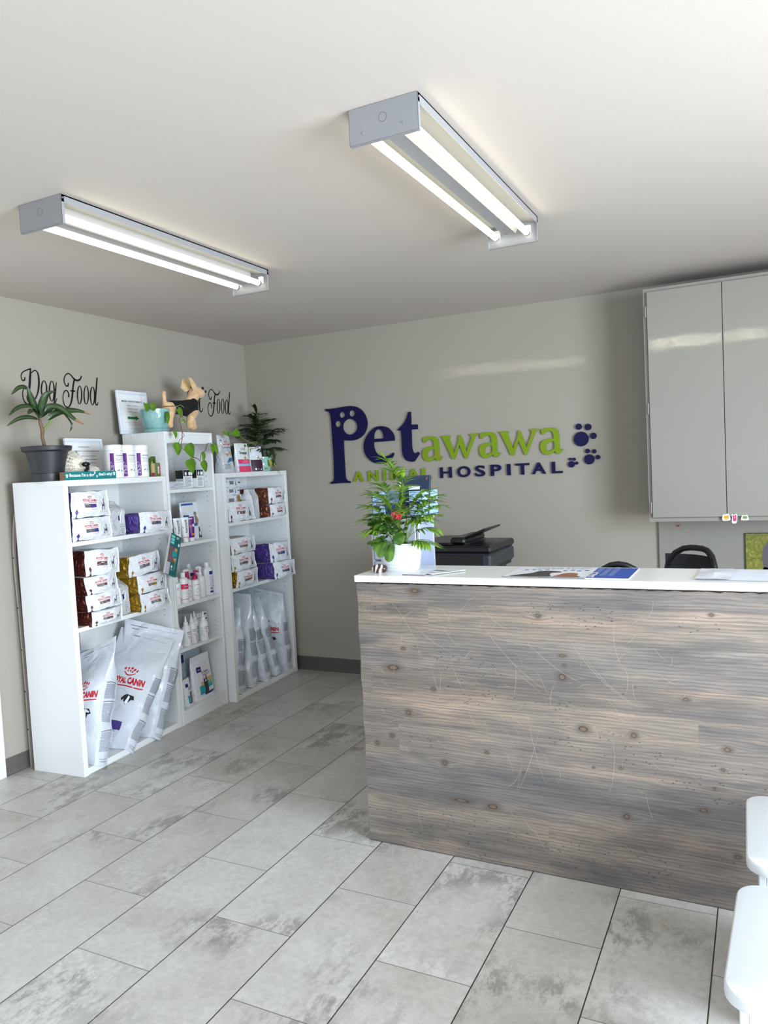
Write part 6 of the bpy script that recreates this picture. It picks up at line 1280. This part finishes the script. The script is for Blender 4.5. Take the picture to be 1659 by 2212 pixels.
for x in (.004, .221):
    for y in (.004, .155): b = MB(); b.cbox(x, x+.010, y, y+.010, 0, .066, .001, BT); b.build('tray_post', ty)
b = MB(); NF = M('navy_folder_cover', (30, 48, 78), .45); b.cbox(0, .145, 0, .012, 0, .165, .001, NF); p = Pen(b, lambda a, c_: (a, -.0008, c_)); p.rect(.045, .10, .105, .120, PAPER, 1, 1); p.rect(-.0, .008, .12, .145, PAPER, 1, 1); p.poly([(.122, .152), (.138, .160), (.132, .142)], M('label_brown', (120, 80, 70), .5))
o = b.build('folder'); o.location = (-1.40, 2.93, 1.264); o.rotation_euler = (radians(-12), 0, radians(-4)); tag(o, 'navy blue folder with white labels standing in the pale blue letter tray', 'folder')

# ================================================================ printer
pr = thing('printer', 'black multifunction printer with raised feeder flap on the desk by the back wall', 'printer', (-1.565, 4.17, .7005)); pr.rotation_euler = (0, 0, radians(0)); pr.scale = (1, 1, 1.09)
PBK = M('printer_black', (11, 11, 13), .32); PGR = M('printer_slate', (46, 50, 58), .38); PGL = M('printer_gloss', (10, 10, 12), .12)
b = MB(); b.cbox(-.185, .185, -.19, .20, .0, .155, .008, PGR); b.cbox(-.165, .150, -.1925, -.189, .03, .125, .001, PBK); b.build('printer_body', pr)
b = MB(); b.cbox(-.175, .14, -.215, -.188, .012, .05, .003, PBK); b.build('paper_tray', pr)
b = MB(); b.cbox(-.228, .228, -.225, .225, .168, .245, .012, PGR); b.cbox(-.23, .19, -.2275, -.15, .17, .236, .003, PBK); b.cbox(-.215, .215, -.2, .2, .15, .170, .004, PBK); b.build('scanner_unit', pr)
b = MB(); b.add([(-.22, -.228, .168), (.16, -.228, .168), (.16, -.205, .118), (-.22, -.205, .118)], [(3, 2, 1, 0)], PGL); b.add([(-.22, -.228, .168), (.16, -.228, .168), (.16, -.18, .168), (-.22, -.18, .168), (-.22, -.205, .118), (.16, -.205, .118), (.16, -.18, .12), (-.22, -.18, .12)], [(0, 3, 7, 4), (1, 5, 6, 2), (4, 7, 6, 5)], PBK)
S_ = lambda a, c_: (a, -.2288+.023*(.168-c_)/.05, c_); p = Pen(b, S_); p.rect(-.02, .075, .125, .16, M('lcd_grey', (74, 82, 88), .2), 1, 1); p.text('brother', -.155, .146, .008, LGREY, w=.04); p.text('MFC', -.16, .128, .005, GREY, w=.02); b.build('control_panel', pr)
b = MB(); b.cbox(-.23, .23, -.228, .225, .247, .285, .010, PBK); b.cbox(-.228, .0, -.22, .22, .283, .300, .008, PBK); b.cbox(-.03, .06, -.17, .19, .285, .322, .012, PBK); b.build('feeder', pr)
b = MB(); b.T = Matrix.Translation((.05, .0, .318)) @ Matrix.Rotation(radians(-20), 4, 'Y'); b.cbox(0, .125, -.12, .16, -.004, .006, .002, PBK); b.build('feeder_flap', pr)
b = MB(); b.T = Matrix.Translation((.045, .0, .29)) @ Matrix.Rotation(radians(18), 4, 'Y'); b.cbox(0, .10, -.15, .18, -.004, .006, .002, PGR); b.build('output_chute', pr)
b = MB(); b.box(.0, .075, 0, .10, 0, .0, CARD) if False else None
b.add([(0, 0, 0), (.078, 0, 0), (.078, .15, 0), (0, .15, 0), (0, 0, .092), (.078, 0, .099), (.078, .15, .099), (0, .15, .092)], [(0, 3, 2, 1), (4, 5, 6, 7), (0, 1, 5, 4), (1, 2, 6, 5), (2, 3, 7, 6), (3, 0, 4, 7)], CARD); b.mat(CARD)
o = b.build('white_box'); o.location = (-1.715, 3.86, .7005); o.scale = (1.3, .5, 2.0); tag(o, 'white open carton standing in front of the left half of the printer', 'box')

# ================================================================ office chairs
def chair(x, y, rz, zt, label, w, pw=3.2):
    t = thing('office_chair', label, 'chair', (x, y, 0), radians(rz), 'office chairs behind the counter'); CH = M('black_chair_plastic', (18, 18, 20), .4); ME = M('chair_mesh', (40, 40, 44), .8)
    b = MB(); n = 28; loop = []
    for k in range(n): a = 2*pi*k/n; c_, s_ = cos(a), sin(a); q_ = (abs(c_)**pw+abs(s_)**pw)**(-1/pw); loop.append((w*c_*q_, .05*(c_*q_)**2, zt-.24+.24*s_*q_))
    b.tube(loop+[loop[0]], .014, 8, CH); b.build('back_frame', t, smooth=60)
    b = MB(); b.grid(lambda u, v: ((2*u-1)*w*.93, .05*(2*u-1)**2+.004, zt-.45+.42*v), 8, 8, ME); b.build('backrest', t, smooth=60)
    b = MB(); b.tube([(0, .03, .5), (0, .06, zt-.35), (0, .03, zt-.25)], .02, 8, CH); b.build('back_support', t, smooth=60)
    b = MB(); b.cbox(-.23, .23, -.45, .02, .45, .52, .02, ME); b.build('seat', t); b = MB(); b.lathe([(.03, .08), (.03, .3), (.02, .3), (.02, .46)], 16, cy=-.2, m=CH); b.build('gas_lift', t, smooth=40)
    for k in range(5):
        a = 2*pi*k/5; b = MB(); b.tube([(0, -.2, .10), (.28*cos(a), -.2+.28*sin(a), .06)], [.02, .013], 8, CH); o = b.build('base_leg', t, smooth=60)
        c = MB(); c.T = Matrix.Translation((.28*cos(a), -.2+.28*sin(a), .028)) @ Matrix.Rotation(a, 4, 'Z') @ Matrix.Rotation(radians(90), 4, 'X'); c.lathe([(.001, -.02), (.026, -.018), (.028, 0), (.026, .018), (.001, .02)], 14, m=CH); c.build('caster', o, smooth=50)
    return t
chair(-.265, 3.66, 140, 1.035, 'black office chair right of the calendar, its backrest rising above the counter', .15)
chair(-.569, 3.41, 4, .992, 'black office chair whose backrest top barely shows behind the calendar', .15, 2.0)

# ================================================================ poster on the backing board
b = MB(); b.cbox(0, .42, -.012, 0, 0, .52, .001, M('poster_edge', (60, 58, 40), .6)); GT = NT('poster_grass'); nn = GT.noise(GT.tc(), 60, 5, .7); GT.put(GT.b, 'Base Color', GT.ramp(nn, [(.3, (84, 84, 20)), (.55, (128, 126, 44)), (.75, (176, 172, 90))])); GT.b.inputs['Roughness'].default_value = .5
p = Pen(b, lambda a, c_: (a, -.0128, c_)); p.rect(.003, .417, .003, .517, GT.m, 1, 1); p2 = Pen(b, lambda a, c_: (a, -.0134, c_))
HD = M('photo_grey_hide', (92, 84, 92), .6); BD = M('photo_black_dog', (58, 54, 54), .5)
vs, fs = shape2d([spl([(.09, .32), (.085, .40), (.10, .455), (.14, .48), (.22, .47), (.34, .46), (.36, .36), (.35, .27), (.32, .27), (.31, .35), (.2, .37), (.14, .385), (.125, .34), (.115, .28), (.085, .27)])]); b.add([p2.S(v.x, v.y) for v in vs], fs, HD)
p3 = Pen(b, lambda a, c_: (a, -.014, c_)); vs, fs = shape2d([spl([(.12, .46), (.125, .495), (.15, .50), (.19, .49), (.21, .46), (.17, .45)])]); b.add([p3.S(v.x, v.y) for v in vs], fs, M('dog_head_black', (30, 30, 34), .5))
vs, fs = shape2d([spl([(.075, .25), (.08, .31), (.10, .33), (.125, .31), (.11, .27), (.105, .25)])]); b.add([p2.S(v.x, v.y) for v in vs], fs, M('photo_dark_leg', (60, 36, 50), .6))
p3.text('SUMMIT', .03, .278, .03, PAPER, w=.22, bold=.04); p3.text('FOR DOGS', .03, .235, .02, PAPER, w=.2, bold=.03)
o = b.build('poster'); o.location = (-.088, YB-.021, .482); tag(o, 'grassy photo poster with a grey dog and white lettering on the grey board', 'poster')

# ================================================================ white stools at the right
def stool(x, y, rz, label, z=.45, L=.43, Wd=.36):
    t = thing('stool', label, 'stool', (x, y, 0), radians(rz), 'white stools in front of the counter'); SM = M('white_stool_paint', (216, 220, 222), .3)
    b = MB(); n = 10; R = .055; out = []
    for cx, cy, a0 in ((Wd-R, L-R, 0), (R, L-R, 90), (R, R, 180), (Wd-R, R, 270)):
        for k in range(n+1): a = radians(a0+90*k/n); out.append((cx+R*cos(a), cy+R*sin(a)))
    m_ = len(out); lay = [(-.006, z-.028), (-.001, z-.026), (0, z-.02), (0, z-.006), (-.002, z-.002), (-.006, z)]; vs = []
    cxm, cym = Wd/2, L/2
    for off, zz in lay:
        for x_, y_ in out: d = Vector((x_-cxm, y_-cym)); dl = d.length; vs.append((x_+d.x/dl*off, y_+d.y/dl*off, zz))
    fs = [(i*m_+k, i*m_+(k+1) % m_, (i+1)*m_+(k+1) % m_, (i+1)*m_+k) for i in range(len(lay)-1) for k in range(m_)]+[tuple(range(m_))[::-1], tuple(range((len(lay)-1)*m_, len(lay)*m_))]
    b.add(vs, fs, SM); b.build('seat', t, smooth=40)
    for x0 in (.028, Wd-.044): b = MB(); b.cbox(x0, x0+.016, .03, L-.03, 0, z-.028, .002, SM); b.build('side_panel', t)
    for y0 in (.032, L-.046):
        b = MB(); b.cbox(.044, Wd-.044, y0, y0+.014, .0, z-.028, .002, SM)
        for k in range(1, 4): xk = .044+(Wd-.088)*k/4; b.cbox(xk-.004, xk+.004, y0-.004, y0+.018, .02, z-.03, .001, SM)
        b.build('end_panel', t)
    return t
stool(-.086, 1.475, -2.5, 'white stool with rounded seat corners at the lower right, nearer the camera')
stool(-.052, 1.985, 1.0, 'white stool with rounded seat corners, farther one, against the counter front')
